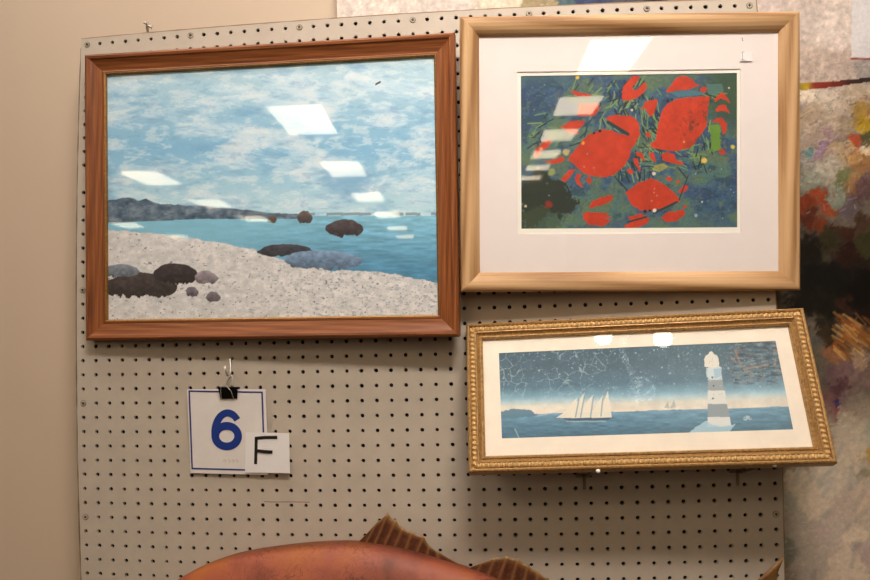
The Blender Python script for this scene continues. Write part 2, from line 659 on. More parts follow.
def sheet_ring(bm, o, i, y, t):
    """Mat board: a rectangle o with a window i, both (x0,x1,z0,z1), with bevelled window edges."""
    ov = [(o[0], o[2]), (o[1], o[2]), (o[1], o[3]), (o[0], o[3])]
    iv = [(i[0], i[2]), (i[1], i[2]), (i[1], i[3]), (i[0], i[3])]
    bv = 0.0
    A = [bm.verts.new((x, y, z)) for x, z in ov]
    B = [bm.verts.new((x, y, z)) for x, z in iv]
    C = [bm.verts.new((x, y + t, z)) for x, z in iv]
    for k in range(4):
        j = (k + 1) % 4
        bm.faces.new([A[k], A[j], B[j], B[k]])
        bm.faces.new([B[k], B[j], C[j], C[k]])
    return bm


def pane(parent, rc, y):
    bm = bmesh.new()
    v = [bm.verts.new(p) for p in ((rc[0], y, rc[2]), (rc[1], y, rc[2]), (rc[1], y, rc[3]), (rc[0], y, rc[3]))]
    bm.faces.new(v)
    me = bpy.data.meshes.new('glass_pane')
    bm.to_mesh(me); bm.free()
    return link('glass_pane', me, M['glass'], parent)


def back_board(parent, pose, ins, y, t):
    bm = bmesh.new(); box(bm, -pose.w / 2 + ins, pose.w / 2 - ins, y, y + t, -pose.h / 2 + ins, pose.h / 2 - ins)
    return build('backing_board', bm, M['batten'], parent)


def wcs_of(pose):
    def f(co):
        return project(co @ pose.R.T + pose.c)
    return f


# ---- seascape: a plain generic beach picture
def paint_sea(u, v):
    sky_t = (v - 60) / 150.0
    c = np.zeros((len(u), 3))
    top, mid, low = np.array([176, 200, 208.]), np.array([128, 176, 204.]), np.array([176, 206, 214.])
    k = np.clip(sky_t, 0, 1)[:, None]
    c = np.where(k < 0.6, top + (mid - top) * k / 0.6, mid + (low - mid) * (k - 0.6) / 0.4)
    w = fbm(u / 60, v / 24, 3)
    cl = fbm(u / 38 + w * 1.5, v / 14 + w, 11, 6, 0.62)
    c = blend(c, (188, 210, 220), smooth01(cl, 0.44, 0.66) * 0.8)
    c = blend(c, (214, 218, 220), smooth01(cl, 0.56, 0.76) * 0.6)
    cf = fbm(u / 14 + w * 2, v / 5 + w, 15, 5, 0.65)
    c = blend(c, (216, 222, 222), smooth01(cf, 0.53, 0.68) * 0.5)
    c = blend(c, (120, 160, 190), smooth01(-cf, -0.42, -0.3) * 0.35)
    c = blend(c, (104, 150, 186), smooth01(fbm(u / 50, v / 16, 31), 0.55, 0.75) * 0.5)
    # sea
    hor = 216 + (fbm(u / 30, v * 0, 2) - 0.5) * 1.0
    sea = v > hor
    sc = np.where(((v - 216) / 60)[:, None] < 0.3, np.array([128, 184, 206.]), np.array([88, 146, 178.]))
    sc = np.array([132, 186, 206.]) + (np.array([84, 138, 168.]) - np.array([132, 186, 206.])) * np.clip((v - 216) / 55, 0, 1)[:, None] * np.clip((u - 180) / 160, 0.15, 1)[:, None]
    rip = fbm(u / 14, v / 2.2, 21, 4)
    sc = sc * (1 + (rip - 0.5) * 0.36 * np.clip((u - 200) / 150, 0.2, 1))[:, None]
    c = np.where(sea[:, None], sc, c)
    # low far coast
    coast = 214 - 13 * np.clip((270 - u) / 165, 0, 1) - 7 * fbm(u / 16, v * 0 + 3, 8, 4) * np.clip((300 - u) / 120, 0, 1)
    land = (v > coast) & (v < 219 + 4 * np.clip((200 - u) / 90, 0, 1)) & (u < 300)
    lc = fbm(u / 7, v / 4, 17, 4)
    lcol = np.array([96, 112, 126.]) + (lc[:, None] - 0.5) * np.array([120, 110, 100.])
    c = np.where(land[:, None], lcol, c)
    c = blend(c, (118, 140, 152), ((v > 212.5) & (v < 215.5) & (u > 300) & (fbm(u / 20, v * 0, 5) > 0.45)) * 0.8)
    # sand
    shore = [(60, 228), (120, 231), (175, 236), (225, 244), (262, 252), (292, 264), (330, 270), (385, 272), (420, 279), (460, 286), (460, 360), (60, 360)]
    ju = u + (fbm(u / 9, v / 9, 41) - 0.5) * 10
    jv = v + (fbm(u / 9, v / 9, 42) - 0.5) * 5
    sand = inpoly(ju, jv, shore)
    s1 = fbm(u / 6, v / 4, 51, 5, 0.7)
    sandc = np.array([208, 204, 200.]) + (s1[:, None] - 0.5) * np.array([70, 62, 60.])
    s2 = fbm(u / 3.2, v / 2.0, 61, 3, 0.7)
    grey = smooth01(s2, 0.62, 0.72) * smooth01(u + v * 0.4, 330, 420)
    sandc = blend(sandc, (140, 146, 152), grey * 0.65)
    sandc = blend(sandc, (92, 90, 96), smooth01(fbm(u / 2.4, v / 1.7, 71, 2), 0.77, 0.83) * 0.7)
    c = np.where(sand[:, None], sandc, c)

    # smooth boulders on the sand and rocks out in the water
    def rock(cx, cy, rx, ry, col, seed, c):
        a = np.arctan2((v - cy) / ry, (u - cx) / rx)
        rad = np.hypot((u - cx) / rx, (v - cy) / ry)
        lim = 0.86 + 0.3 * (fbm(np.cos(a) * 1.6 + 9, np.sin(a) * 1.6 + 9, seed, 3) - 0.35)
        lim = np.where(v > cy, np.minimum(lim, lim * (1 - 0.25 * np.sin(np.clip(a, 0, 3.14)))), lim)
        m = (rad < lim) & (v < cy + ry * 0.5 + (fbm(u / 3, v * 0 + seed, seed + 7, 3) - 0.5) * ry * 0.5)
        sh = np.clip(1.0 - 0.8 * (v - (cy - ry)) / (2 * ry), 0.1, 1.1) + (fbm(u / 4, v / 3, seed + 3, 3) - 0.5) * 0.7
        cc = np.array(col)[None, :] * np.clip(0.55 + 0.75 * sh, 0.4, 1.5)[:, None]
        return np.where(m[:, None], cc, c)
    c = rock(140, 288, 42, 17, (66, 58, 56), 101, c)
    c = rock(176, 276, 24, 14, (60, 52, 52), 104, c)
    c = rock(120, 272, 22, 9, (110, 116, 124), 105, c)
    c = rock(206, 279, 13, 9, (128, 118, 122), 107, c)
    c = rock(192, 293, 7, 7, (100, 92, 98), 108, c)
    c = rock(213, 298, 8, 7, (104, 96, 100), 109, c)
    c = rock(286, 252, 30, 9, (62, 60, 66), 111, c)
    c = rock(324, 262, 45, 13, (104, 124, 146), 112, c)
    c = rock(345, 230, 21, 12, (70, 62, 64), 113, c)
    c = rock(305, 219, 8, 9, (82, 72, 70), 115, c)
    c = rock(272, 220, 5, 5, (92, 78, 72), 116, c)
    c = blend(c, (45, 55, 62), (segdist(u, v, (376, 84.3), (380, 82)) < 0.9) * 0.9)
    return c * np.where((v < 216)[:, None], np.array([1.10, 1.10, 1.12]), np.array([1.07, 1.07, 1.09]))


P = POSE['sea']
prof_sea = [(0, .024), (0, .006), (.0015, .002), (.005, 0), (.009, .0008), (.0112, .003), (.0135, .0042), (.022, .0075), (.030, .0095), (.0315, .0088), (.0335, .0088), (.0335, .018), (.028, .024)]
lip_sea = [(.0334, .0092), (.0345, .0086), (.0362, .0098), (.037, .0125), (.037, .016), (.0334, .016)]
fr = make_frame('framed_seascape', P, prof_sea, M['brown_wood'], lip_sea, M['gold_lip'],
                label='large seascape print in brown wooden frame, sky clouds and pale beach')
ix, iz = P.w / 2 - .034, P.h / 2 - .034
paint_sheet('seascape_print', -ix, ix, -iz, iz, .0145, 560, 440, paint_sea, painted('seascape_paint', 0.6, 0.0, 500, 0.07), fr, wcs_of(P))
pane(fr, (-ix, ix, -iz, iz), .0125)
back_board(fr, P, .03, .0165, .005)

# ---- crab print
RED = (200, 64, 40)
CRAB = [
    [(568.6, 159.5), (572, 153), (575.7, 149), (580, 143), (585, 137.6), (592, 133), (603, 129.3), (612, 130.5), (620, 134), (630, 137), (638, 135), (636, 142), (631, 150), (629, 158), (623.7, 166.7), (614.4, 174.5), (605, 177.6), (595.7, 176.8), (584.9, 173.7), (577, 167.5)],
    [(605.3, 118.3), (608.8, 116.2), (620, 115), (630, 115.2), (636, 119), (640, 127), (640, 135), (636, 141), (629, 136.5), (622, 129.5), (612, 123.5)],
    [(622, 101.7), (621.9, 90.7), (625.3, 83.8), (630.5, 78.3), (633, 75.5), (639.5, 76.5), (636.4, 82.4), (632.6, 86.6), (633.3, 90.7), (637.4, 89.3), (644.3, 83.1), (647, 85.9), (644.3, 92), (637.4, 97.6), (629, 101)],
    [(640, 110), (646, 102), (657.5, 98.5), (657, 105), (654.5, 113), (650, 117), (646.5, 112), (644.8, 108)],
    [(665, 92.8), (670.5, 85.2), (676, 79), (680.2, 76.2), (685.7, 76.2), (692.6, 80.3), (699.5, 85.2), (691.2, 88.6), (680, 90.7)],
    [(709.8, 96.2), (691.2, 96.9), (677.4, 98.3), (669, 103), (662.2, 110), (658.8, 122.4), (656.7, 132), (656, 140.3), (649.8, 144.5), (651.4, 147.5), (663.8, 150.4), (676.2, 151.2), (691.2, 147.2), (699.5, 137.6), (706.4, 125.2), (707.8, 111.4)],
    [(714, 100.3), (718, 95), (722, 92.5), (727, 97), (730.5, 104), (725, 100), (721, 99), (715.5, 102.5)],
    [(715.5, 108), (720, 105), (725, 104.5), (730, 114.5), (724, 110.5), (716, 111.5)],
    [(711.9, 122.4), (716, 117.6), (723, 117.6), (727, 123.8), (726.4, 130.7), (723.6, 135.5), (721.6, 128), (719.5, 123)],
    [(700, 88), (704, 86.5), (708, 89), (705, 93), (701, 92)],
    [(625, 193), (628, 191), (637.4, 183), (651.4, 178.4), (660.7, 181.5), (671.6, 190), (680.9, 200.9), (667, 207), (656, 210), (640.5, 211), (632.8, 205.6), (628, 198)],
    [(628, 216.4), (640.5, 213.5), (649.8, 218), (648.3, 222.6), (639, 227.3), (625, 227.3), (625, 225), (640, 219.5), (630, 221)],
    [(660.7, 218), (667, 212.5), (684, 209.4), (685.6, 213.3), (677.8, 221), (665.4, 221.9)],
    [(683, 207), (686, 205), (688, 207), (685, 209)],
    [(677.8, 190.8), (682, 188), (684.8, 183.8), (688, 187), (686.3, 191.6), (680, 193.9)],
    [(665, 178), (669, 176), (672.5, 178), (669, 181.5)], [(676, 181), (679, 179.5), (680, 183), (677, 184)],
    [(661, 155), (668, 151.5), (674, 155), (676, 160), (684, 163), (682, 165.5), (672, 163), (663, 160)],
    [(648, 153), (654, 152.5), (656, 163), (651, 160)], [(633, 158), (638, 159), (641, 171), (636, 167)],
    [(634, 152), (643, 153), (645, 162), (639, 157)], [(626, 170), (630, 168), (635, 173), (629, 174.5)],
    [(570, 92), (574.3, 90.7), (591.6, 94.8), (590, 97), (578.4, 96.5)],
    [(580, 104), (598, 103), (599, 110), (594, 116), (577, 115.5)],
    [(560.5, 127), (570, 121), (585.3, 120.5), (584, 124.5), (577, 130), (579, 134), (570, 134)],
    [(535.7, 150), (544.7, 140.3), (552.2, 140.3), (548, 147), (541, 152.5), (536.7, 159), (533.6, 156.6)],
    [(544.5, 162), (553.8, 159), (563, 156.6), (564.7, 160.5), (553.8, 164.4)],
    [(560.8, 179), (569.3, 170.6), (575.6, 168.3), (572, 175), (564.7, 182.3)],
    [(574.8, 178.4), (577.9, 173.7), (581.8, 174.5), (579.5, 179), (582.5, 187.7), (577, 184.6)],
    [(585.6, 180), (589.5, 176), (591.9, 181.5), (589.5, 184.6)],
    [(588, 208), (592.6, 201), (602, 197), (612.8, 195.5), (612, 200), (602, 205.6)],
    [(582.5, 213.3), (592.6, 211.8), (609.7, 213.3), (606, 216), (612, 217.2), (603, 218), (611, 220), (603.5, 225.7), (589.5, 225), (584, 219.5)],
    [(645, 133), (649, 132), (651, 136), (647, 138)],
]


def paint_crab(u, v):
    n1, n2, n3 = fbm(u / 34, v / 34, 201), fbm(u / 18, v / 12, 211), fbm(u / 5, v / 5, 221, 4, 0.7)
    c = np.tile(np.array([66, 96, 124.]), (len(u), 1))
    c = blend(c, (84, 116, 112), smooth01(n1, 0.46, 0.58) * 0.95)
    c = blend(c, (98, 118, 88), smooth01(n2, 0.52, 0.62) * 0.7)
    c = blend(c, (46, 68, 92), smooth01(-n2, -0.44, -0.36) * 0.6)
    c = blend(c, (60, 80, 124), smooth01(fbm(u / 16, v / 16, 231), 0.55, 0.68) * 0.6)
    c = blend(c, (120, 128, 96), smooth01(fbm(u / 4, v / 3, 236, 4, 0.7), 0.56, 0.72) * 0.45)
    c = c * (1 + (fbm(u / 1.6, v / 1.6, 237, 3, 0.8) - 0.5) * 0.34)[:, None]
    e = np.hypot((u - 735) / 40, (v - 95) / 40)
    c = blend(c, (64, 84, 62), smooth01(-e, -1.2, -0.4) * 0.85)
    c = blend(c, (94, 122, 112), smooth01(v, 200, 232) * 0.35)
    c = blend(c, (92, 118, 104), smooth01(-v, -92, -72) * smooth01(-u, -640, -520) * 0.6)
    dark = [(524, 174), (545, 166), (560, 180), (572, 193), (580, 208), (566, 217), (549, 214), (535, 226), (519, 229), (519, 190)]
    wu, wv = u + (fbm(u / 8, v / 8, 241, 5, 0.75) - 0.5) * 30, v + (fbm(u / 8, v / 8, 242, 5, 0.75) - 0.5) * 30
    c = blend(c, (48, 54, 44), inpoly(wu, wv, dark) * 0.92)
    c = blend(c, (72, 86, 62), inpoly(wu, wv, [(521, 212), (545, 208), (566, 218), (560, 230), (519, 230)]) * 0.6)
    # grassy hatching around the crabs
    r = random.Random(12)
    zones = [(600, 665, 88, 132, 1.2, 90), (524, 590, 112, 150, -0.65, 45), (632, 700, 145, 168, 0.2, 40), (598, 640, 85, 112, -1.0, 40), (640, 662, 108, 150, 1.1, 40), (690, 712, 118, 162, 1.5, 34), (612, 650, 150, 182, 1.3, 36), (700, 722, 90, 100, 0.1, 10), (570, 615, 84, 128, -0.7, 26)]
    for zx0, zx1, zy0, zy1, ang, k in zones:
        for _ in range(k):
            x, y = r.uniform(zx0, zx1), r.uniform(zy0, zy1)
            a = ang + r.gauss(0, 0.35)
            L = r.uniform(4, 14)
            q = (x + L * math.cos(a), y + L * math.sin(a))
            sel = (np.abs(u - x) < 18) & (np.abs(v - y) < 18)
            d = segdist(u[sel], v[sel], (x, y), q)
            col = r.choice([(118, 156, 90), (34, 50, 62), (36, 52, 46), (150, 168, 104), (128, 160, 100), (34, 48, 86), (30, 44, 40)])
            c[sel] = blend(c[sel], col, (1 - smooth01(d, 0.25, 0.9)) * 0.85)
    c = blend(c, (112, 152, 56), inpoly(wu * 0.3 + u * 0.7, v, [(709, 126), (719, 124), (722, 140), (721, 150), (712, 152)]) * 0.9)
    c = blend(c, (80, 126, 140), inpoly(u, v, [(670, 92.5), (692, 90), (706, 93), (700, 95), (678, 97)]) * 0.8)
    c = blend(c, (88, 126, 120), inpoly(u, v, [(706, 84), (722, 84), (724, 91), (714, 96), (708, 94)]) * 0.8)
    c = blend(c, (196, 176, 80), inpoly(u, v, [(655, 165), (664, 163), (668, 167), (660, 172), (652, 170)]) * 0.6)
    pu, pv = u + (n3 - 0.5) * 2.6, v + (fbm(u / 4, v / 4, 225, 3) - 0.5) * 2.6
    m = np.zeros(len(u), bool)
    for poly in CRAB: m |= inpoly(pu, pv, poly)
    redc = np.array(RED, float) * (1 + (fbm(u / 9, v / 9, 251) - 0.5) * 0.24)[:, None]
    redc = blend(redc, (172, 66, 40), smooth01(fbm(u / 2.5, v / 2.5, 261, 3), 0.6, 0.75) * 0.4)
    worn = smooth01(n3, 0.55, 0.68) * np.clip((1.3 - np.hypot((u - 700) / 22, (v - 125) / 26)), 0, 1)
    redc = blend(redc, (96, 60, 44), worn * 0.8)
    c = np.where(m[:, None], redc, c)
    for a, b, w in (((608, 122.2), (628, 134.2), 1.7), ((628, 222), (646, 217), 0.9), ((654, 213), (677, 202), 1.1), ((679, 200), (688, 176), 0.6)):
        c = blend(c, (38, 60, 62), (1 - smooth01(segdist(u, v, a, b), w * 0.6, w * 1.3)) * 0.9)
    for (x, y, s, col) in ((577.5, 77.5, 2.2, (226, 186, 74)), (704, 160.5, 3.6, (226, 192, 96)), (733, 147, 2.4, (214, 196, 78)), (654, 173.5, 2, (220, 204, 186)), (684, 142, 1.6, (232, 150, 90)), (541, 149, 2.2, (214, 170, 120)), (566, 152, 4, (190, 170, 120)), (552, 172, 4.2, (150, 158, 98)), (525.5, 206, 1.8, (206, 190, 160)), (702, 202, 1.3, (200, 200, 196)), (696, 215.5, 1.7, (160, 176, 170)), (654.5, 210.5, 1.8, (236, 222, 208)), (729, 88, 1.3, (200, 196, 180)), (549, 204, 4.5, (138, 52, 42)), (722, 152, 4, (176, 70, 52)), (583, 143, 1.7, (226, 150, 60)), (632, 110, 1.5, (200, 210, 160)), (594, 133, 1.6, (20, 30, 34)), (600, 131, 1.7, (20, 30, 34)), (668, 101, 1.6, (50, 40, 40)), (672, 99.5, 1.3, (50, 40, 40)), (645, 211.5, 1.6, (40, 36, 40)), (650, 210.5, 1.4, (40, 36, 40)), (538, 168, 1.3, (200, 200, 170))):
        d = np.hypot(u - x, v - y) + (n3 - 0.5) * s
        c = blend(c, col, (1 - smooth01(d, s * 0.6, s * 1.1)))
    for x, y in [(r.uniform(640, 735), r.uniform(165, 222)) for _ in range(14)] + [(r.uniform(525, 600), r.uniform(80, 200)) for _ in range(16)]:
        c = blend(c, (170, 180, 160), (np.hypot(u - x, v - y) < 0.7) * 0.7)
    return c


P = POSE['crab']
prof_oak = [(0, .022), (0, .008), (.001, .0045), (.0035, .0018), (.0075, .0003), (.012, 0), (.0175, .001), (.0235, .0035), (.0285, .0072), (.0315, .0105), (.0325, .0125), (.0325, .018), (.027, .022)]
fr = make_frame('framed_crab_print', P, prof_oak, M['oak'], label='red crabs print with wide white mat in light oak frame')
ix, iz = P.w / 2 - .0315, P.h / 2 - .0315
win1 = P.rect([(517, 70.6), (740.6, 70.2), (740.8, 232.8), (518.2, 233.8)], .0135)
win2 = P.rect([(521.1, 75), (737, 74), (737.3, 227.7), (521.2, 228.3)], .0152)
bm = bmesh.new(); sheet_ring(bm, (-ix, ix, -iz, iz), win1, .0135, .0016)
build('mat_board', bm, M['mat_white'], fr)
bm = bmesh.new(); sheet_ring(bm, (win1[0] - .01, win1[1] + .01, win1[2] - .01, win1[3] + .01), win2, .0152, .001)
build('inner_mat', bm, M['mat_core'], fr)
e = 0.002
paint_sheet('crab_print', win2[0] - e, win2[1] + e, win2[2] - e, win2[3] + e, .0163, 480, 345, paint_crab, painted('crab_paint', 0.6, 0.0, 700, 0.10), fr, wcs_of(P))
pane(fr, (-ix, ix, -iz, iz), .0118)
back_board(fr, P, .026, .0172, .004)
sx0, sz1 = P.loc(740.3, 51, .0105); sx1, sz0 = P.loc(752.3, 60.8, .0105)
bm = bmesh.new(); box(bm, sx0, sx1, .0112, .0116, sz0, sz1)
st = tag(build('price_sticker', bm, M['paper2'], fr), 'small blank white sticker')
bm = bmesh.new()
for a, b in (((741.2, 52.2), (744.6, 51.9)), ((742.6, 52), (742.6, 60)), ((741.4, 59.6), (744.4, 59.6))):
    p, q = P.loc(*a, .0111), P.loc(*b, .0111)
    ribbon(bm, [p, q], .0006, .01105, .0112)
build('sticker_mark', bm, plain('grey_pen', (120, 112, 108), 0.7), st)
bm = bmesh.new()
p = [P.loc(*a, .0133) for a in ((741.6, 37.6), (742.6, 38.6), (742.2, 40.4), (743.2, 41))]
ribbon(bm, p, .0010, .01325, .0134)
build('pencil_mark', bm, plain('pencil', (110, 102, 100), 0.7), fr)


# ---- lighthouse print
def paint_light(u, v):
    # t: 0 at the left edge, 1 at the right; s: lines parallel to the picture's top edge
    t = (u - 500) / 285.0
    s = v + 11.0 * t * (1 - (v - 345) / 260.0)          # level lines run up to the right in the photo
    c = np.zeros((len(u), 3))
    stops = [(352, (66, 92, 108)), (372, (78, 102, 118)), (388, (88, 120, 140)), (397, (122, 164, 188)), (402, (176, 204, 214)), (407, (226, 220, 208)), (414.5, (236, 220, 204))]
    ss = s
    for k in range(3):
        c[:, k] = np.interp(ss, [a for a, _ in stops], [b[k] for _, b in stops])
    c *= (1 + (fbm(u / 8, v / 6, 301) - 0.5) * 0.18)[:, None]
    sea = ss > 415 + (fbm(u / 20, v * 0, 305) - 0.5) * 1.2
    k = np.clip((ss - 415) / 24, 0, 1)[:, None]
    sc = np.array([108, 152, 180.]) * (1 - k) + np.array([70, 108, 132.]) * k
    sc = sc * (1 + (fbm(u / 9, v / 2.0, 311, 4) - 0.5) * 0.42)[:, None]
    c = np.where(sea[:, None], sc, c)
    hill = inpoly(u, v + (fbm(u / 5, v / 5, 321) - 0.5) * 3, [(498, 413), (506, 410), (514, 408.5), (524, 409), (532, 411), (537, 416), (498, 419)])
    c = blend(c, (92, 128, 150), hill * 0.95)
    c = blend(c, (100, 140, 166), inpoly(u, v, [(560, 415), (538, 416.5), (540, 419), (566, 420)]) * 0.5)
    # ship
    for poly in ([(556, 418), (563, 413), (571, 404), (577, 397.5), (575, 417.8)], [(566, 418), (573, 407), (585, 392), (583.5, 402), (580, 418.2)], [(579, 418.2), (586, 403), (593.5, 394.5), (593, 404), (590, 418.2)], [(588.5, 418.2), (597, 403), (603, 395.5), (604, 418)], [(597, 418), (602.4, 405), (607.8, 391), (612, 417.6)]):
        c = blend(c, (238, 228, 212), inpoly(u, v, poly) * 0.95)
    for a, b in (((575.5, 417), (579, 399)), ((580.5, 417), (585, 393)), ((590.5, 417), (593.4, 396)), ((601, 416), (602.8, 398))):
        c = blend(c, (128, 154, 170), (1 - smooth01(segdist(u, v, a, b), 0.3, 1.0)) * 0.75)
    c = blend(c, (206, 206, 200), (1 - smooth01(segdist(u, v, (538, 416), (566, 410)), 0.2, 0.7)) * 0.5)
    c = blend(c, (58, 84, 104), inpoly(u, v, [(562, 418.3), (611, 417.6), (609, 420), (568, 420.6)]) * 0.9)
    c = blend(c, (190, 206, 214), (np.abs(v - 421.4) < 0.5) * ((u > 566) & (u < 606)) * 0.6)
    for poly in ([(664, 408), (668, 401), (669, 408)], [(670, 408), (674, 399.5), (676, 407.6)]):
        c = blend(c, (150, 164, 170), inpoly(u, v, poly) * 0.6)
    # lighthouse
    def tower(y0, y1, col, cc):
        pts = []
        for y in (y0, y1):
            q = (y - 366) / 61.0
            pts.append((708.0 - 0.5 * q + 0 * q, 720.3 + 11.5 * q ** 1.1 if q > 0 else 720.3))
        poly = [(pts[0][0], y0), (pts[0][1], y0), (pts[1][1], y1), (pts[1][0], y1)]
        return blend(cc, col, inpoly(u, v, poly))
    c = tower(366, 381, (196, 206, 206), c)
    c = tower(380, 390.5, (150, 158, 164), c)
    c = tower(390.5, 404, (226, 224, 218), c)
    c = tower(404, 417, (142, 152, 160), c)
    c = tower(417, 427, (224, 224, 222), c)
    c = blend(c, (212, 224, 232), inpoly(u, v, [(706, 368), (721.8, 367), (721, 377), (717, 379.5), (711, 379), (706.5, 377)]) * 0.9)
    c = blend(c, (130, 176, 206), inpoly(u, v, [(713.5, 369), (721.5, 368), (720.8, 376.5), (714.5, 378.5)]) * 0.55)
    c = blend(c, (236, 228, 216), inpoly(u, v, [(704.6, 366.8), (704.2, 359), (705.6, 355.6), (708.4, 354.2), (709.2, 352.2), (711, 351.2), (712.8, 352.2), (713.8, 354), (717, 355.4), (718.8, 359), (719.2, 366.4), (712, 368)]))
    for x, y in ((712.4, 377.5), (713.6, 386), (713, 398.5)):
        c = blend(c, (84, 88, 94), (np.hypot(u - x, (v - y)) < 1.0) * 0.9)
    c = blend(c, (170, 204, 222), inpoly(u, v + (fbm(u / 4, v / 4, 331) - 0.5) * 2, [(688, 433.5), (697, 426), (706, 420.5), (712, 424.5), (722, 426.8), (736, 423.8), (732, 428), (728, 433.5)]) * 0.9)
    # fine branching crackle in the sky
    r = random.Random(33)
    pts = [(496 + 11.5 * i + r.uniform(-5, 5), 346 + 10.5 * j + r.uniform(-5, 5)) for i in range(13) for j in range(6)]
    wu, wv = u + (fbm(u / 5, v / 5, 341) - 0.5) * 5, v + (fbm(u / 5, v / 5, 342) - 0.5) * 5
    d = np.stack([np.hypot(wu - x, wv - y) for x, y in pts])
    d.sort(axis=0)
    fade = smooth01(-u, -640, -585) * smooth01(-s, -404, -396) * smooth01(fbm(u / 14, v / 14, 345, 3), 0.36, 0.5)
    c = blend(c, (164, 188, 198), (1 - smooth01(d[1] - d[0], 0.15, 0.75)) * 0.75 * fade)
    c = blend(c, (150, 172, 182), smooth01(fbm(u / 1.5, v / 1.5, 347, 3, 0.8), 0.6, 0.8) * 0.5 * (s < 402))
    for _ in range(120):
        x, y = r.uniform(500, 785), r.uniform(343, 400)
        rr = r.choice([0.5, 0.6, 0.7, 1.0])
        sel = (np.abs(u - x) < 3) & (np.abs(v - y) < 3)
        c[sel] = blend(c[sel], (178, 198, 206), (1 - smooth01(np.hypot(u[sel] - x, v[sel] - y), rr * 0.5, rr * 1.3)) * 0.75)
    # rusty scratches and pale scuffs on the right part
    sc1 = smooth01(u, 722, 738) * smooth01(-s, -398, -388)
    k1 = fbm(u / 7 + v / 16, v / 2.2 - u / 40, 361, 4, 0.7)
    c = blend(c, (44, 60, 72), smooth01(k1, 0.55, 0.66) * 0.7 * sc1)
    c = blend(c, (146, 158, 162), smooth01(-k1, -0.42, -0.34) * 0.6 * sc1)
    c = blend(c, (150, 116, 96), smooth01(fbm(u / 6, v / 2.5, 366, 4, 0.7), 0.6, 0.68) * 0.5 * sc1)
    for a, b in (((735, 350), (741, 366)), ((744, 369), (768, 364.5)), ((731, 357), (736, 362))):
        c = blend(c, (176, 128, 100), (1 - smooth01(segdist(u, v, a, b), 0.4, 1.5)) * 0.6)
    c = blend(c, (168, 196, 208), (1 - smooth01(segdist(u, v, (515, 429), (519, 438)), 0.3, 1.0)) * 0.7)
    hz = (0.05 + 0.10 * smooth01(u, 600, 700))[:, None]  # milky veil of glass reflection painted in, stronger towards the right
    c = c * (1 - hz) + np.array([226, 236, 240.]) * hz
    c = blend(c, (206, 220, 226), (np.hypot((u - 748) / 6, (v - 418) / 2.6) + (fbm(u / 2, v / 2, 351, 3) - 0.5) * 1.6 < 0.7) * 0.7)
    return c


P = POSE['light']
prof_gold = [(0, .024), (0, .004), (.001, .0012), (.003, 0), (.0052, .0012), (.0064, .0045), (.0142, .0045), (.0150, .002), (.0165, .0018), (.0180, .005), (.0215, .0088), (.0222, .0062), (.0245, .0055), (.0262, .0075), (.0268, .012), (.0268, .018), (.022, .024)]
fr = make_frame('framed_lighthouse_print', P, prof_gold, M['gold'], rope=(.0104, .0040, .0047, .0080),
                label='narrow lighthouse and sailing ship print in gold frame propped on brackets')
ix, iz = P.w / 2 - .026, P.h / 2 - .026
win = P.rect([(499.1, 352.8), (776.1, 341.1), (792.7, 428.7), (501.6, 439)], .0135)
bm = bmesh.new(); sheet_ring(bm, (-ix, ix, -iz, iz), win, .0135, .0008)
build('mat_board', bm, M['mat_cream'], fr)
paint_sheet('lighthouse_print', win[0] - e, win[1] + e, win[2] - e, win[3] + e, .0143, 520, 190, paint_light, painted('lighthouse_paint', 0.6, 0.0, 700, 0.10), fr, wcs_of(P))
pane(fr, (-ix, ix, -iz, iz), .0118)
back_board(fr, P, .0215, .016, .004)

# ------------------------------------------------------------------ number card, letter card, clip and hook
P = POSE['card']
card = empty('number_sign'); card.matrix_world = P.matrix()
tag(card, 'white square card with blue number 6 and blue border, clipped to hook', 'sign')
cc = [(187, 389.3), (265.6, 389.3), (268.2, 475), (190.6, 473)]
q = [P.loc(u, v, .001) for u, v in cc]
bm = bmesh.new(); plate(bm, q, .001, .0022); build('card_sheet', bm, M['paper'], card)
bm = bmesh.new()
ribbon(bm, [P.loc(u, v) for u, v in ((189.3, 391.2), (261.6, 392.3))], .0027, .0006, .001)
ribbon(bm, [P.loc(u, v) for u, v in ((261.9, 391.6), (264.5, 471))], .0027, .00055, .00095)
ribbon(bm, [P.loc(u, v) for u, v in ((264.9, 470.6), (191.5, 468.6))], .0027, .0006, .001)
ribbon(bm, [P.loc(u, v) for u, v in ((192, 469.2), (189, 390.6))], .0027, .00055, .00095)
build('blue_border', bm, M['navy'], card)


def px(P, pts): return [P.loc(u, v) for u, v in pts]


bm = bmesh.new()
ringp = [(226.6 + 11.4 * math.cos(t), 436.2 + 10.3 * math.sin(t)) for t in np.linspace(0, 2 * math.pi, 40, endpoint=False)]
stem = []
for k in range(25):                          # from the bowl's left side up and over to the upper tip
    t = k / 24
    a = math.radians(180 + 140 * t)
    stem.append((227.3 + 12.4 * math.cos(a) + 0.4 * t, 432.4 + 19.4 * math.sin(a)))
stem = [(215.1, 438)] + stem
unit = 0.0018
ribbon(bm, px(P, ringp), 7.6 * unit, .0004, .001, True)
ribbon(bm, px(P, stem), [(7.6 - 1.0 * k / (len(stem) - 1)) * unit for k in range(len(stem))], .00045, .00095)
build('numeral', bm, M['blue'], card)
bm = bmesh.new()
for k, (a, b, c2) in enumerate(((223, 226, 0), (227.5, 230, -1), (231.5, 234, 0.4), (235, 238, -0.4))):
    ribbon(bm, px(P, [(a, 461.4 + c2), ((a + b) / 2, 459.6), (b, 461.6), (a + 1, 462.4)]), .0010, .0007, .001)
build('faint_small_print', bm, M['faint'], card)

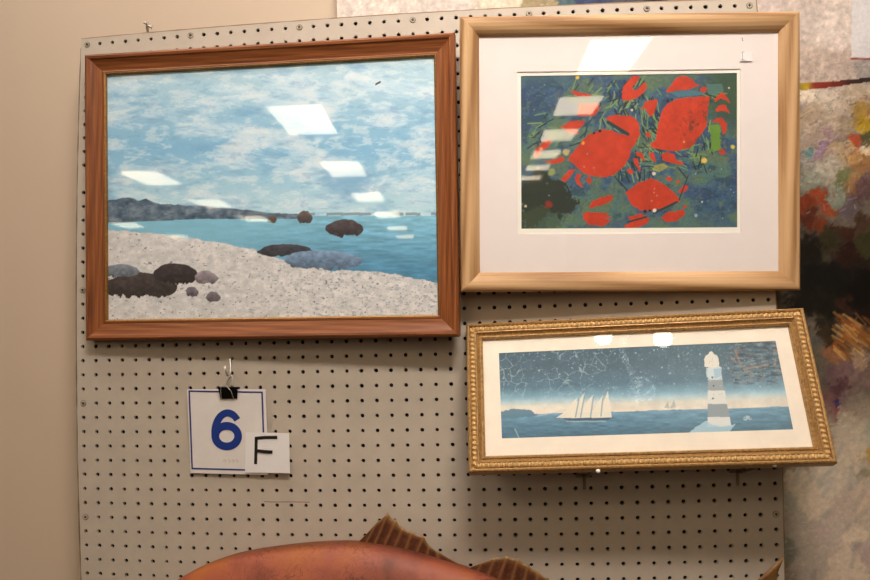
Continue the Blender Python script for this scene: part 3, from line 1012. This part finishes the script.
let = empty('letter_sign'); let.matrix_world = P.matrix()
tag(let, 'small white paper with handwritten black letter F over the number card', 'sign')
q = [P.loc(u, v, -.0015) for u, v in ((245.6, 432.3), (289.1, 433.2), (289.8, 473.1), (245, 472.5))]
bm = bmesh.new(); plate(bm, q, -.0013, -.0005); build('paper_sheet', bm, M['paper2'], let)
bm = bmesh.new()
for pts in ([(256.3, 437.4), (256.0, 450), (255.6, 464.2)], [(255.2, 438.3), (265, 437.4), (277.2, 437.3)], [(256.4, 450.6), (265, 451.6), (272.6, 452)]):
    ribbon(bm, [P.loc(u, v, -.0015) for u, v in pts],   .0054, -.0017 - 0.00004 * len(bm.verts), -.0012)
build('letter', bm, M['ink'], let)

# peg hook
hk = empty('wire_hook', (0, 0, Z0))
tag(hk, 'silver J-shaped pegboard hook holding the number card by its clip', 'hook')
h0 = on_y(230.7, 358.2, 0.0); h1 = on_y(230.4, 372.5, -0.004)
h2 = on_y(229.2, 375.5, -0.012); h3 = on_y(227.2, 375.0, -0.022); h4 = on_y(225.9, 371.5, -0.027); h5 = on_y(224.6, 366.0, -0.029)
bm = bmesh.new()
tube(bm, [h0 + np.array([0, .007, 0]), h0 + np.array([0, -.001, 0]), h0 + np.array([0, -.004, -.002]), h1, h2, h3, h4, h5], .0018, 8)
build('hook_wire', bm, M['metal'], hk, True)

clip = empty('binder_clip', (0, 0, Z0))
tag(clip, 'black binder clip gripping the top edge of the number card', 'clip')
yc = P.c[1] - 0.006
yc = on_y(228, 392, -0.02)[1]
qs = [on_y(u, v, -0.0215) for u, v in ((218.4, 387.2), (238.0, 387.2), (236.6, 398.8), (219.9, 399.2))]
bm = bmesh.new()
fr_ = [(p[0], p[2]) for p in qs]
top = [bm.verts.new((fr_[0][0], -.0245, fr_[0][1])), bm.verts.new((fr_[1][0], -.0245, fr_[1][1]))]
tb = [bm.verts.new((fr_[0][0], -.011, fr_[0][1])), bm.verts.new((fr_[1][0], -.011, fr_[1][1]))]
bot = [bm.verts.new((fr_[3][0], -.0175, fr_[3][1])), bm.verts.new((fr_[2][0], -.0175, fr_[2][1]))]
bb = [bm.verts.new((fr_[3][0], -.0145, fr_[3][1])), bm.verts.new((fr_[2][0], -.0145, fr_[2][1]))]
bm.faces.new([top[0], top[1], bot[1], bot[0]])
bm.faces.new([tb[0], bb[0], bb[1], tb[1]])
bm.faces.new([top[0], tb[0], tb[1], top[1]])
bmesh.ops.solidify(bm, geom=bm.faces[:], thickness=.0008)
build('clip_body', bm, M['clip'], clip)
for k, pts in enumerate((((221.5, 398.6, -.0205), (220.6, 391, -.0245), (221, 385.6, -.0255), (226, 385.2, -.0255), (231, 391, -.0245), (233.5, 398.4, -.0205)),
                         ((224.5, 386.5, -.015), (227.5, 379.5, -.0185), (230.2, 374.4, -.0165), (232.6, 376.8, -.0165), (233.5, 381, -.0175), (232.6, 386.5, -.015)))):
    bm = bmesh.new()
    tube(bm, [on_y(*p) for p in pts], .0006, 6)
    build('wire_handle', bm, M['metal'], clip, True)

# bent wire poking above the board's top edge
nl = empty('bent_wire_end', (0, 0, Z0))
tag(nl, 'short bent metal wire end above the upper edge of the pegboard', 'hook')
bm = bmesh.new()
w = [on_y(147, 27, .018), on_y(147.4, 25.5, .004), on_y(147, 24, -.004), on_y(145.4, 23, -.008), on_y(143.8, 22.6, -.010)]
tube(bm, [on_y(148.5, 31, .016) + np.array([0, 0, -.004])] + w, .0027, 8)
build('wire', bm, M['metal'], nl, True)
bm = bmesh.new()
tube(bm, [on_y(146.5, 26.2, -.002), on_y(149, 26.2, -.004), on_y(151, 27.4, -.003), on_y(151.6, 25, -.001)], .0024, 8)
build('wire_twist', bm, M['metal'], nl, True)


# brackets that carry the gold frame
def bracket(u0, v0, u1, v1, tip, label):
    b = empty('peg_bracket', (0, 0, Z0))
    tag(b, label, 'bracket', 'brackets under the gold frame')
    o = on_y(u0, v0, 0.0)
    bm = bmesh.new(); box(bm, o[0] - .0135, o[0] + .0135, -.0035, -.0003, o[2] - .002, o[2] + .004, .0008)
    box(bm, o[0] - .0024, o[0] + .0024, -.003, -.0003, o[2] - .022, o[2] - .002, .0008)
    build('back_plate', bm, M['darkmetal'], b)
    tp = on_y(u1, v1, tip)
    bm = bmesh.new(); tube(bm, [o + np.array([0, -.002, .001]), o + np.array([0, -.02, .002]), tp + np.array([0, .03, -.004]), tp], .0022, 8)
    build('arm', bm, M['darkmetal'], b, True)
    bm = bmesh.new(); bmesh.ops.create_uvsphere(bm, u_segments=10, v_segments=8, radius=.0034)
    t = build('arm_tip', bm, M['white_tip'], b, True); t.location = tp
    return b


bracket(584, 476, 598, 471.2, -.142, 'left of the two dark white-tipped brackets under the lighthouse picture')
bracket(737, 471.5, 774.5, 464.8, -.128, 'right of the two dark white-tipped brackets under the lighthouse picture')

# ------------------------------------------------------------------ big abstract canvas behind the board
BLOBS = [  # u, v, radius, colour
    (350, 5, 60, (214, 206, 208)), (430, 4, 40, (206, 200, 204)), (500, 2, 22, (206, 200, 190)), (540, 2, 14, (150, 140, 112)), (568, 0, 9, (70, 96, 110)), (590, 2, 14, (52, 66, 104)), (630, 0, 14, (70, 74, 92)), (660, 1, 10, (46, 44, 52)), (700, 0, 14, (120, 110, 108)), (735, 0, 10, (66, 60, 62)),
    (770, 5, 20, (198, 190, 194)), (800, 20, 28, (190, 182, 184)), (830, 30, 24, (204, 196, 198)), (810, 60, 22, (184, 172, 168)), (845, 70, 18, (176, 164, 162)), (868, 70, 14, (150, 146, 150)),
    (806, 96, 10, (214, 206, 198)), (830, 96, 12, (190, 182, 176)), (860, 92, 12, (170, 158, 146)), (808, 118, 14, (168, 154, 140)), (835, 112, 12, (172, 160, 150)),
    (812, 140, 14, (160, 146, 138)), (828, 132, 9, (150, 128, 136)), (845, 126, 9, (142, 130, 116)), (864, 110, 8, (150, 124, 70)), (867, 122, 7, (168, 140, 40)), (868, 134, 7, (84, 84, 56)), (856, 140, 6, (170, 76, 50)), (866, 146, 6, (214, 196, 168)),
    (806, 160, 10, (136, 132, 132)), (812, 155, 5, (72, 128, 140)), (826, 150, 6, (146, 122, 158)), (838, 156, 10, (172, 154, 130)), (852, 158, 8, (176, 140, 96)), (862, 164, 9, (142, 108, 74)), (826, 174, 12, (168, 164, 158)), (812, 184, 10, (140, 146, 138)), (845, 182, 8, (110, 118, 84)), (855, 186, 8, (150, 116, 80)), (866, 190, 10, (104, 80, 84)), (838, 196, 8, (150, 160, 150)), (852, 206, 8, (110, 100, 110)),
    (805, 205, 9, (142, 62, 34)), (822, 204, 8, (168, 74, 42)), (834, 208, 6, (168, 86, 50)), (806, 222, 9, (96, 44, 28)), (822, 224, 7, (126, 60, 36)), (826, 242, 13, (58, 52, 32)), (808, 248, 13, (26, 21, 14)), (844, 235, 9, (66, 38, 28)), (848, 255, 11, (48, 26, 20)), (862, 225, 9, (80, 60, 48)), (866, 245, 10, (62, 62, 36)), (862, 265, 10, (40, 30, 22)),
    (810, 275, 20, (18, 15, 11)), (835, 280, 18, (20, 17, 12)), (860, 290, 18, (17, 13, 10)), (805, 300, 16, (24, 21, 15)), (825, 305, 14, (26, 25, 17)), (845, 300, 9, (58, 36, 26)), (868, 310, 10, (30, 20, 16)),
    (838, 318, 6, (122, 72, 40)), (848, 322, 7, (140, 82, 48)), (852, 332, 8, (176, 120, 60)), (862, 334, 8, (166, 108, 58)), (868, 342, 8, (190, 140, 66)), (840, 340, 7, (150, 92, 52)), (828, 335, 8, (74, 56, 40)), (822, 325, 8, (50, 44, 32)), (832, 352, 7, (172, 122, 92)), (812, 345, 8, (106, 108, 104)), (812, 360, 8, (120, 116, 100)),
    (848, 350, 7, (186, 134, 84)), (862, 358, 8, (176, 150, 132)), (845, 366, 10, (140, 112, 118)), (830, 372, 8, (132, 104, 112)), (860, 378, 11, (142, 120, 120)), (838, 386, 9, (106, 74, 84)), (826, 396, 8, (128, 96, 98)), (848, 396, 9, (136, 118, 118)), (836, 404, 5, (74, 58, 108)), (832, 412, 5, (132, 80, 84)), (844, 412, 8, (150, 136, 126)), (864, 405, 11, (140, 130, 122)),
    (850, 430, 14, (150, 142, 132)), (868, 430, 10, (134, 134, 128)), (868, 455, 6, (150, 124, 66)), (864, 475, 6, (124, 118, 100)), (845, 455, 14, (160, 152, 142)), (835, 475, 16, (164, 158, 150)), (800, 480, 12, (160, 152, 140)), (790, 500, 9, (134, 136, 130)), (820, 500, 16, (168, 160, 150)), (845, 505, 14, (152, 142, 138)), (865, 500, 12, (162, 150, 140)), (800, 525, 14, (142, 138, 134)), (830, 530, 18, (150, 142, 140)), (855, 535, 10, (172, 162, 152)), (868, 560, 12, (144, 132, 134)), (790, 550, 10, (112, 116, 112)), (812, 560, 16, (142, 136, 134)), (845, 570, 16, (164, 154, 146)),
    (600, 300, 200, (120, 112, 104)), (950, 100, 60, (176, 160, 150)), (950, 300, 60, (60, 44, 34)), (950, 500, 70, (150, 142, 134))]


def paint_abstract(u, v):
    wu = u + (fbm(u / 16, v / 16, 401) - 0.5) * 26 + (fbm(u / 4 + v / 11, v / 4, 405, 4, 0.7) - 0.5) * 13
    wv = v + (fbm(u / 16, v / 16, 402) - 0.5) * 26 + (fbm(u / 4 + v / 11, v / 4, 406, 4, 0.7) - 0.5) * 13
    num, den = np.zeros((len(u), 3)), np.full(len(u), 1e-12)
    for x, y, r, col in BLOBS:
        d2 = ((wu - x) ** 2 + (wv - y) ** 2) / (r * r)
        w = np.exp(-1.6 * d2) + 1e-5 / (1 + d2)
        w = w ** 1.9
        num += w[:, None] * np.array(col, float); den += w
    c = num / den[:, None]
    n = fbm(u / 5 + v / 18, v / 5 - u / 22, 411, 5, 0.7)
    c = c * (1 + 0.22 * smooth01(v, 395, 440))[:, None]  # lower part lightened in the colour to make up for shade there
    c = c * (1 + (n - 0.5) * (0.42 - 0.26 * smooth01(v, 400, 430)))[:, None]
    midb = smooth01(v, 170, 205) * smooth01(-v, -425, -385)
    c = c * (1 - 0.2 * midb)[:, None] * np.array([1.03, 0.975, 0.91])
    light = (c.mean(1) > 120)
    c = blend(c, (92, 78, 74), smooth01(fbm(u / 3.2, v / 2.4, 421, 4, 0.7), 0.60, 0.72) * 0.5 * smooth01(-np.abs(v - 120), -90, -10))
    c = blend(c, (216, 206, 196), smooth01(fbm(u / 6 + v / 9, v / 2.6, 431, 4, 0.6), 0.62, 0.75) * 0.35 * light)
    # pale square with a red lower edge, top right
    sq = inpoly(u + (n - 0.5) * 1.5, v, [(853, -40), (900, -40), (900, 57.5), (851, 58)])
    c = blend(c, np.array([214, 208, 210.]), sq * 0.88)
    c = blend(c, (128, 48, 42), (1 - smooth01(np.abs(v - 58.8), 0.5, 1.4)) * (u > 851) * 0.85)
    # dark slanting slash, yellow at its left end
    yt = np.interp(u, [795, 801, 840, 870, 920], [83.5, 83.3, 80.5, 77.5, 74]) + (n - 0.5) * 2
    yb = np.interp(u, [795, 801, 825, 850, 870, 920], [90.5, 90.0, 88.5, 84.5, 82.0, 80]) + (n - 0.5) * 2
    m = (v > yt) & (v < yb)
    sc = np.stack([np.interp(u, [800, 808, 815, 835, 850, 870], k) for k in ([150, 176, 140, 120, 60, 46], [130, 140, 50, 44, 36, 34], [50, 40, 34, 34, 32, 36])], 1)
    c = np.where(m[:, None], sc * (0.8 + 0.4 * n)[:, None], c)
    c = blend(c, (196, 164, 120), (1 - smooth01(segdist(u, v, (800, 116.5), (812, 109)), 0.3, 1.0)) * 0.8)
    # bristly ochre strokes low on the dark area
    r = random.Random(5)
    for _ in range(60):
        x, y = r.uniform(832, 866), r.uniform(305, 350)
        L = r.uniform(8, 22); a = 0.62 + r.gauss(0, 0.12)
        col = r.choice([(196, 140, 72), (150, 92, 48), (104, 62, 36), (214, 166, 96), (86, 58, 40), (160, 110, 70)])
        if y < 300 + (x - 832) * 0.2 + 8: continue
        dd = segdist(u, v, (x, y), (x + L * math.cos(a), y + L * math.sin(a)))
        c = blend(c, col, (1 - smooth01(dd, 0.4, 1.4)) * 0.6)
    for _ in range(70):
        x, y = r.uniform(800, 875), r.uniform(95, 215)
        L = r.uniform(2, 9); a = r.choice([-0.5, -0.6, 0.9, 1.4]) + r.gauss(0, 0.3)
        col = r.choice([(186, 176, 166), (110, 92, 88), (150, 126, 160), (176, 164, 150), (126, 108, 96), (90, 110, 96), (150, 70, 50), (60, 52, 52)])
        dd = segdist(u, v, (x, y), (x + L * math.cos(a), y + L * math.sin(a)))
        c = blend(c, col, (1 - smooth01(dd, 0.2, 1.2)) * 0.45)
    for _ in range(50):
        x, y = r.uniform(785, 875), r.uniform(420, 600)
        L = r.uniform(6, 24); a = r.choice([-1.1, -0.9, 1.9, -0.6]) + r.gauss(0, 0.2)
        dd = segdist(u, v, (x, y), (x + L * math.cos(a), y + L * math.sin(a)))
        c = blend(c, r.choice([(178, 170, 162), (126, 124, 124), (150, 140, 140), (186, 176, 160)]), (1 - smooth01(dd, 0.5, 4.5)) * 0.25)
    return c


YA = 0.052
ax0 = on_y(337, 10, YA)[0]; ax1 = on_y(1010, 300, YA)[0]
az1 = on_y(600, -70, YA)[2]; az0 = on_y(600, 690, YA)[2]
ab = empty('hanging_abstract_canvas', (0, 0, Z0))
tag(ab, 'big unframed abstract painting, grey and earthy colours, hung behind the pegboard', 'painting')
paint_sheet('painted_face', ax0, ax1, az0, az1, YA, 640, 700, paint_abstract, painted('abstract_paint', 0.5, 0.25, 160, 0.10, 0.12), ab, lambda co: project(co))
cv = plain('canvas_side', (200, 192, 180), 0.85)
for (a, b, c_, d) in ((ax0, ax0 + .03, az0, az1), (ax1 - .03, ax1, az0, az1), (ax0 + .03, ax1 - .03, az1 - .03, az1), (ax0 + .03, ax1 - .03, az0, az0 + .03)):
    bm = bmesh.new(); box(bm, a, b, YA + .0005, YB - .002, c_, d)
    build('stretcher_bar', bm, cv, ab)

# ------------------------------------------------------------------ mounted fish
YFISH = -0.085
fish = empty('mounted_fish', (0, 0, Z0))
tag(fish, 'orange-red mounted fish with brown ribbed back fins below the pegboard pictures', 'fish')


def fp(u, v, y=YFISH):
    p = on_y(u, v, y)
    return p[0], p[2]


TOPC = [(128, 652), (140, 622), (160, 594), (182, 577), (215, 560.5), (250, 550.5), (300, 543.5), (345, 541.0), (375, 543), (410, 549.5), (445, 560), (480, 571.5), (520, 586), (560, 601), (610, 619), (660, 634), (700, 640)]
BOTC = [(128, 660), (140, 690), (160, 716), (182, 732), (215, 748), (250, 758), (300, 764), (345, 764), (375, 762), (410, 756), (445, 748), (480, 738), (520, 724), (560, 708), (610, 690), (660, 676), (700, 672)]


def fish_body():
    bm = bmesh.new()
    n = 40
    rings = []
    tu = np.linspace(0, len(TOPC) - 1, 90)
    ki = np.arange(len(TOPC))
    T_, B_ = np.array(TOPC, float), np.array(BOTC, float)
    def cr(A, t):
        i = int(min(max(math.floor(t), 0), len(A) - 2)); f = t - i
        p0, p1, p2, p3 = A[max(i - 1, 0)], A[i], A[i + 1], A[min(i + 2, len(A) - 1)]
        return 0.5 * (2 * p1 + (p2 - p0) * f + (2 * p0 - 5 * p1 + 4 * p2 - p3) * f * f + (3 * p1 - p0 - 3 * p2 + p3) * f ** 3)
    for t in tu:
        a, b = cr(T_, t), cr(B_, t)
        (xa, za), (xb, zb) = fp(*a), fp(*b)
        cz, hz = (za + zb) / 2, (za - zb) / 2
        th = hz * 0.36
        ringv = []
        for k in range(n):
            q = 2 * math.pi * k / n
            s, c = math.sin(q), math.cos(q)
            yy = math.copysign(abs(c) ** 0.85, c) * th
            zz = s * hz
            ringv.append(bm.verts.new(((xa + xb) / 2 + (xa - xb) / 2 * s, YFISH + yy, cz + zz)))
        rings.append(ringv)
    for i in range(len(rings) - 1):
        for k in range(n):
            bm.faces.new([rings[i][k], rings[i][(k + 1) % n], rings[i + 1][(k + 1) % n], rings[i + 1][k]])
    bm.faces.new(rings[0]); bm.faces.new(rings[-1])
    return bm


m, nt, b = new_mat('fish_skin')
tc = N(nt, 'ShaderNodeTexCoord')
n1 = N(nt, 'ShaderNodeTexNoise', Scale=9.0, Detail=5.0, Roughness=0.6)
nt.links.new(tc.outputs['Object'], n1.inputs['Vector'])
cr = N(nt, 'ShaderNodeValToRGB')
el = cr.color_ramp.elements
el[0].position, el[0].color = 0.30, rgba((112, 54, 36))
el[1].position, el[1].color = 0.72, rgba((176, 100, 48))
k = el.new(0.5); k.color = rgba((162, 84, 60))
nt.links.new(n1.outputs['Fac'], cr.inputs['Fac'])
vo = N(nt, 'ShaderNodeTexVoronoi', Scale=64.0, feature='DISTANCE_TO_EDGE')
n2 = N(nt, 'ShaderNodeTexNoise', Scale=20.0, Detail=3.0)
nt.links.new(tc.outputs['Object'], n2.inputs['Vector'])
mxv = N(nt, 'ShaderNodeMix', data_type='VECTOR'); mxv.inputs[0].default_value = 0.12
nt.links.new(tc.outputs['Object'], mxv.inputs[4]); nt.links.new(n2.outputs['Color'], mxv.inputs[5])
nt.links.new(mxv.outputs[1], vo.inputs['Vector'])
mr = N(nt, 'ShaderNodeMapRange')
mr.inputs['From Min'].default_value, mr.inputs['From Max'].default_value = 0.0, 0.05
mr.inputs['To Min'].default_value, mr.inputs['To Max'].default_value = 0.42, 1.0
nt.links.new(vo.outputs['Distance'], mr.inputs['Value'])
n3 = N(nt, 'ShaderNodeTexNoise', Scale=7.0, Detail=2.0)
nt.links.new(tc.outputs['Object'], n3.inputs['Vector'])
mr2 = N(nt, 'ShaderNodeMapRange')
mr2.inputs['From Min'].default_value, mr2.inputs['From Max'].default_value = 0.42, 0.6
nt.links.new(n3.outputs['Fac'], mr2.inputs['Value'])
mm = N(nt, 'ShaderNodeMix', data_type='FLOAT'); mm.inputs[2].default_value = 1.0
nt.links.new(mr2.outputs[0], mm.inputs[0]); nt.links.new(mr.outputs[0], mm.inputs[3])
vs_ = N(nt, 'ShaderNodeVectorMath', operation='SCALE')
nt.links.new(cr.outputs['Color'], vs_.inputs[0]); nt.links.new(mm.outputs[0], vs_.inputs['Scale'])
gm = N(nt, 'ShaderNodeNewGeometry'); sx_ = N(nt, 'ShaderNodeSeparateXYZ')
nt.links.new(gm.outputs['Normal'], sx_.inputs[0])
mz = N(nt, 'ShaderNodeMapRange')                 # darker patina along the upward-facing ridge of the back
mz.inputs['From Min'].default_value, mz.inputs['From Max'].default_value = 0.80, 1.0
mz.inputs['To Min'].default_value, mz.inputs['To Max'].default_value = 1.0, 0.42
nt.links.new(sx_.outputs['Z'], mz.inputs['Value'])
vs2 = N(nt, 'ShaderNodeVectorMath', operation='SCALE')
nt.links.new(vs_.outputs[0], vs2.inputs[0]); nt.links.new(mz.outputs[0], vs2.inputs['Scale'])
nt.links.new(vs2.outputs[0], b.inputs['Base Color'])
b.inputs['Roughness'].default_value = 0.5
b.inputs['Specular IOR Level'].default_value = 0.35
bp = N(nt, 'ShaderNodeBump', Strength=0.12, Distance=0.004)
nt.links.new(n1.outputs['Fac'], bp.inputs['Height']); nt.links.new(bp.outputs['Normal'], b.inputs['Normal'])
M['fish'] = m
body = build('fish_body', fish_body(), M['fish'], fish, True)


def fin(name, base, outer, mat, sub=5, amp=0.0016):
    """A fin: ribs run from base[i] to outer[i]; the skin dips between the ribs."""
    nb = len(base)
    cols = (nb - 1) * sub + 1
    rows = 9
    me = bpy.data.meshes.new(name)
    vv, cc_, ff = [], [], []
    r = random.Random(len(base))
    for side in (0, 1):
        for i in range(cols):
            t = i / sub
            k = min(int(t), nb - 2); f = t - k
            b0 = [base[k][j] * (1 - f) + base[k + 1][j] * f for j in (0, 1)]
            o0 = [outer[k][j] * (1 - f) + outer[k + 1][j] * f for j in (0, 1)]
            rib = abs(f - round(f)) * 2          # 0 on a rib, 1 between
            for j in range(rows):
                g = j / (rows - 1)
                u_, v_ = b0[0] * (1 - g) + o0[0] * g, b0[1] * (1 - g) + o0[1] * g
                dip = 1 - 0.06 * rib * g
                u_, v_ = b0[0] * (1 - g * dip) + o0[0] * g * dip, b0[1] * (1 - g * dip) + o0[1] * g * dip
                x, z = fp(u_, v_)
                th = (0.0024 - amp * rib) * (1 - 0.55 * g)
                vv.append((x, YFISH + (-th if side == 0 else th), z))
                base_c = np.array([84, 44, 26.]) * (0.85 + 0.3 * r.random())
                col = base_c + (np.array([140, 92, 58.]) - base_c) * max(0, 1 - rib * 2.2) * 0.8
                col = col + (np.array([172, 138, 76.]) - col) * smooth01(np.array(g), 0.72, 1.0) * 0.6
                cc_.append(col)
    H = cols * rows
    for s in (0, 1):
        for i in range(cols - 1):
            for j in range(rows - 1):
                q = [s * H + i * rows + j, s * H + (i + 1) * rows + j, s * H + (i + 1) * rows + j + 1, s * H + i * rows + j + 1]
                ff.append(q if s == 0 else q[::-1])
    rim = [i * rows for i in range(cols)] + [(cols - 1) * rows + j for j in range(1, rows)] + [i * rows + rows - 1 for i in range(cols - 2, -1, -1)] + [j for j in range(rows - 2, 0, -1)]
    for a, b_ in zip(rim, rim[1:] + rim[:1]):
        ff.append((a, a + H, b_ + H, b_))
    me.from_pydata(vv, [], ff)
    me.update()
    at = me.color_attributes.new('paint', 'FLOAT_COLOR', 'POINT')
    at.data.foreach_set('color', np.c_[lin(np.array(cc_)), np.ones(len(cc_))].ravel().astype(np.float32))
    for p in me.polygons: p.use_smooth = True
    return link(name, me, mat, fish)


fm = painted('fin_skin', 0.42, 0.2, 260, 0.22, 0.4)
fin('spiny_back_fin',
    [(356, 544), (365, 545), (374, 546), (383, 548), (393, 550), (404, 553), (415, 556), (426, 559), (438, 562), (456, 566)],
    [(366, 534.5), (377, 522), (388, 512.5), (396, 520), (403, 527.5), (412, 531.5), (424, 536), (429, 545.5), (437, 551), (460, 564.5)], fm)
fin('soft_back_fin',
    [(464, 570), (476, 574), (487, 577), (498, 580), (510, 585), (522, 590), (534, 594), (548, 600), (566, 606)],
    [(470, 567.5), (482, 562), (495, 557.6), (507, 555.8), (518, 558.5), (528, 564.5), (538, 571.5), (550, 580), (572, 600)], fm)
fin('tail_fin',
    [(692, 641), (694, 645), (695, 650), (696, 655), (696, 660), (695, 665), (693, 670)],
    [(784, 556), (779, 590), (762, 625), (752, 655), (764, 690), (778, 722), (782, 752)], fm)
fin('belly_fin',
    [(330, 760), (340, 762), (352, 762), (364, 761), (376, 759)],
    [(360, 800), (374, 802), (386, 798), (396, 790), (402, 778)], fm)
# eye and side fin on the near flank
ex, ez = fp(196, 640)
bm = bmesh.new(); bmesh.ops.create_uvsphere(bm, u_segments=16, v_segments=10, radius=.014)
ey = build('eye', bm, plain('fish_eye', (200, 160, 60), 0.2), fish, True); ey.location = (ex, YFISH - .041, ez)
bm = bmesh.new(); bmesh.ops.create_uvsphere(bm, u_segments=12, v_segments=8, radius=.007)
pu = build('pupil', bm, plain('pupil_black', (10, 9, 9), 0.15), ey, True); pu.location = (0, -.0085, 0)
bx_, bz_ = fp(345, 640)
bm = bmesh.new(); box(bm, bx_ - .02, bx_ + .02, YFISH + .03, -.001, bz_ - .03, bz_ + .03, .003)
build('hanging_bracket', bm, M['darkmetal'], fish)

# ------------------------------------------------------------------ lights: added unseen fills and the shop's ceiling panels
ld = bpy.data.lights.new('added_front_light', 'AREA')  # unseen area light added to lift the level and deepen shadows under frames
ld.shape = 'RECTANGLE'; ld.size = 0.9; ld.size_y = 0.3; ld.energy = 13.6; ld.color = (1.0, 0.93, 0.84)
lo = bpy.data.objects.new('added_front_light', ld); COL.objects.link(lo)
l2 = bpy.data.lights.new('added_wall_fill', 'AREA')  # unseen area light added to brighten the upper left wall
l2.shape = 'RECTANGLE'; l2.size = 1.6; l2.size_y = 0.3; l2.energy = 15; l2.color = (1.0, 0.94, 0.86)
l2o = bpy.data.objects.new('added_wall_fill', l2); COL.objects.link(l2o)
l2o.location = (-0.8, -0.62, ZC - 0.1); l2o.rotation_euler = (math.radians(22), 0, 0)
lo.location = (0.45, -1.52, ZC - 0.1)
lo.rotation_euler = (math.radians(51), 0, math.radians(8))
ld.spread = math.radians(82)

LUM = 14.0
M['panel'] = emit_mat('fluorescent_diffuser', (1.0, 0.83, 0.58), LUM)
M['panel_frame'] = plain('panel_frame', (220, 214, 204), 0.5)
PW, PL = 0.53, 1.36
PANELS = [(-2.36, -6.48, 10), (-2.84, -9.62, 10), (-3.33, -12.87, 9), (-3.74, -16.17, 10), (-4.32, -19.9, 9), (-4.79, -23.2, 10),
          (-5.73, -9.40, 12), (-6.31, -12.64, 11), (-6.73, -15.65, 11), (-9.92, -15.74, 17), (-10.58, -19.33, 15),
          (1.86, -6.23, -6), (2.05, -8.86, -6), (2.28, -11.56, -5), (2.50, -14.3, -5), (2.74, -17.0, -5), (2.95, -19.8, -5),
          (-1.75, -3.30, 10), (1.75, -3.75, -6)]  # last two: unseen panels added for illumination
f0 = d0 = None
for i, (x, y, a) in enumerate(PANELS):
    r = empty('ceiling_light', (x, y, ZC))
    r.rotation_euler = (0, 0, math.radians(-a))
    tag(r, 'flat fluorescent light panel set in the shop ceiling (the last two are added and unseen)', 'ceiling light', 'ceiling panels mirrored in the picture glass and two added unseen ones')
    if f0 is None:
        bm = bmesh.new()
        for (x0_, x1_, y0_, y1_) in ((-PW / 2 - .03, -PW / 2, -PL / 2 - .03, PL / 2 + .03), (PW / 2, PW / 2 + .03, -PL / 2 - .03, PL / 2 + .03), (-PW / 2, PW / 2, -PL / 2 - .03, -PL / 2), (-PW / 2, PW / 2, PL / 2, PL / 2 + .03)):
            box(bm, x0_, x1_, y0_, y1_, -.012, -.001)
        f0 = build('panel_frame', bm, M['panel_frame'], r)
        bm = bmesh.new(); box(bm, -PW / 2, PW / 2, -PL / 2, PL / 2, -.008, -.002)
        d0 = build('diffuser', bm, M['panel'], r)
    else:
        for o in (f0, d0):
            c = o.copy(); COL.objects.link(c); c.parent = r

# glass chandelier overhead, seen in the tilted lighthouse picture's glass


def mirror(pose, u, v, dist):
    n = pose.R @ np.array([0, -1.0, 0]); c = pose.c - n * .0118
    d = ray(u, v)
    p = CP + d * (((c - CP) @ n) / (d @ n))
    q = d - 2 * (d @ n) * n
    return p + q / np.linalg.norm(q) * dist


ch = empty('glass_chandelier', (0, 0, Z0))
tag(ch, 'glass chandelier with globe bulbs, mirrored in the glass over the lighthouse print', 'chandelier')
P = POSE['light']
b1, b2 = mirror(P, 603, 336, 2.35), mirror(P, 663, 338, 2.35)
st0, st1, ball = mirror(P, 622, 352, 2.2), mirror(P, 631, 372, 2.1), mirror(P, 641, 390, 2.05)
hub = (b1 + b2) / 2 + np.array([0, 0.05, .16])
M['bulb'] = emit_mat('bulb_glow', (1.0, 0.95, 0.85), 22.0)
M['crystal'], _nt, _b = new_mat('cut_glass')
_b.inputs['Base Color'].default_value = rgba((200, 210, 215)); _b.inputs['Roughness'].default_value = 0.1
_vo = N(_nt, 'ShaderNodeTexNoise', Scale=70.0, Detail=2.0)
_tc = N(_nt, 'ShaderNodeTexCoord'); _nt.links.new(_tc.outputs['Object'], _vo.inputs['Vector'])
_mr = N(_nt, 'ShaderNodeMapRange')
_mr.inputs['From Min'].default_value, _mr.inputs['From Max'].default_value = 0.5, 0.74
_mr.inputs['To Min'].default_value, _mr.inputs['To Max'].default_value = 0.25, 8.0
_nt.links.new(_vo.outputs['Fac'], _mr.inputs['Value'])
_nt.links.new(_mr.outputs[0], _b.inputs['Emission Strength'])  # noise-driven glow stands in for sparkle; this glass is no lamp
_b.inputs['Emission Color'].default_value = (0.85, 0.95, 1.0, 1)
for q in (b1, b2):
    bm = bmesh.new(); tube(bm, [hub, (hub + q) / 2 + np.array([0, 0, .03]), q + np.array([0, 0, .05])], .006, 8)
    build('lamp_arm', bm, M['crystal'], ch, True)
    bm = bmesh.new(); bmesh.ops.create_uvsphere(bm, u_segments=20, v_segments=14, radius=.042)
    o = build('globe_bulb', bm, M['bulb'], ch, True); o.location = q
bm = bmesh.new(); tube(bm, [np.array([hub[0], hub[1], 1.849]), hub, st0, st1, ball], [.008, .012, .016, .011, .006], 10)
build('stem', bm, M['crystal'], ch, True)
bm = bmesh.new(); bmesh.ops.create_icosphere(bm, subdivisions=2, radius=.06)
o = build('crystal_ball', bm, M['crystal'], ch); o.location = ball

W = bpy.data.worlds.new('world'); S.world = W
W.use_nodes = True
W.node_tree.nodes['Background'].inputs['Color'].default_value = (0.9, 0.8, 0.7, 1)
W.node_tree.nodes['Background'].inputs['Strength'].default_value = 0.05
S.view_settings.view_transform = 'Standard'
S.view_settings.look = 'None'
S.view_settings.exposure = 0.0
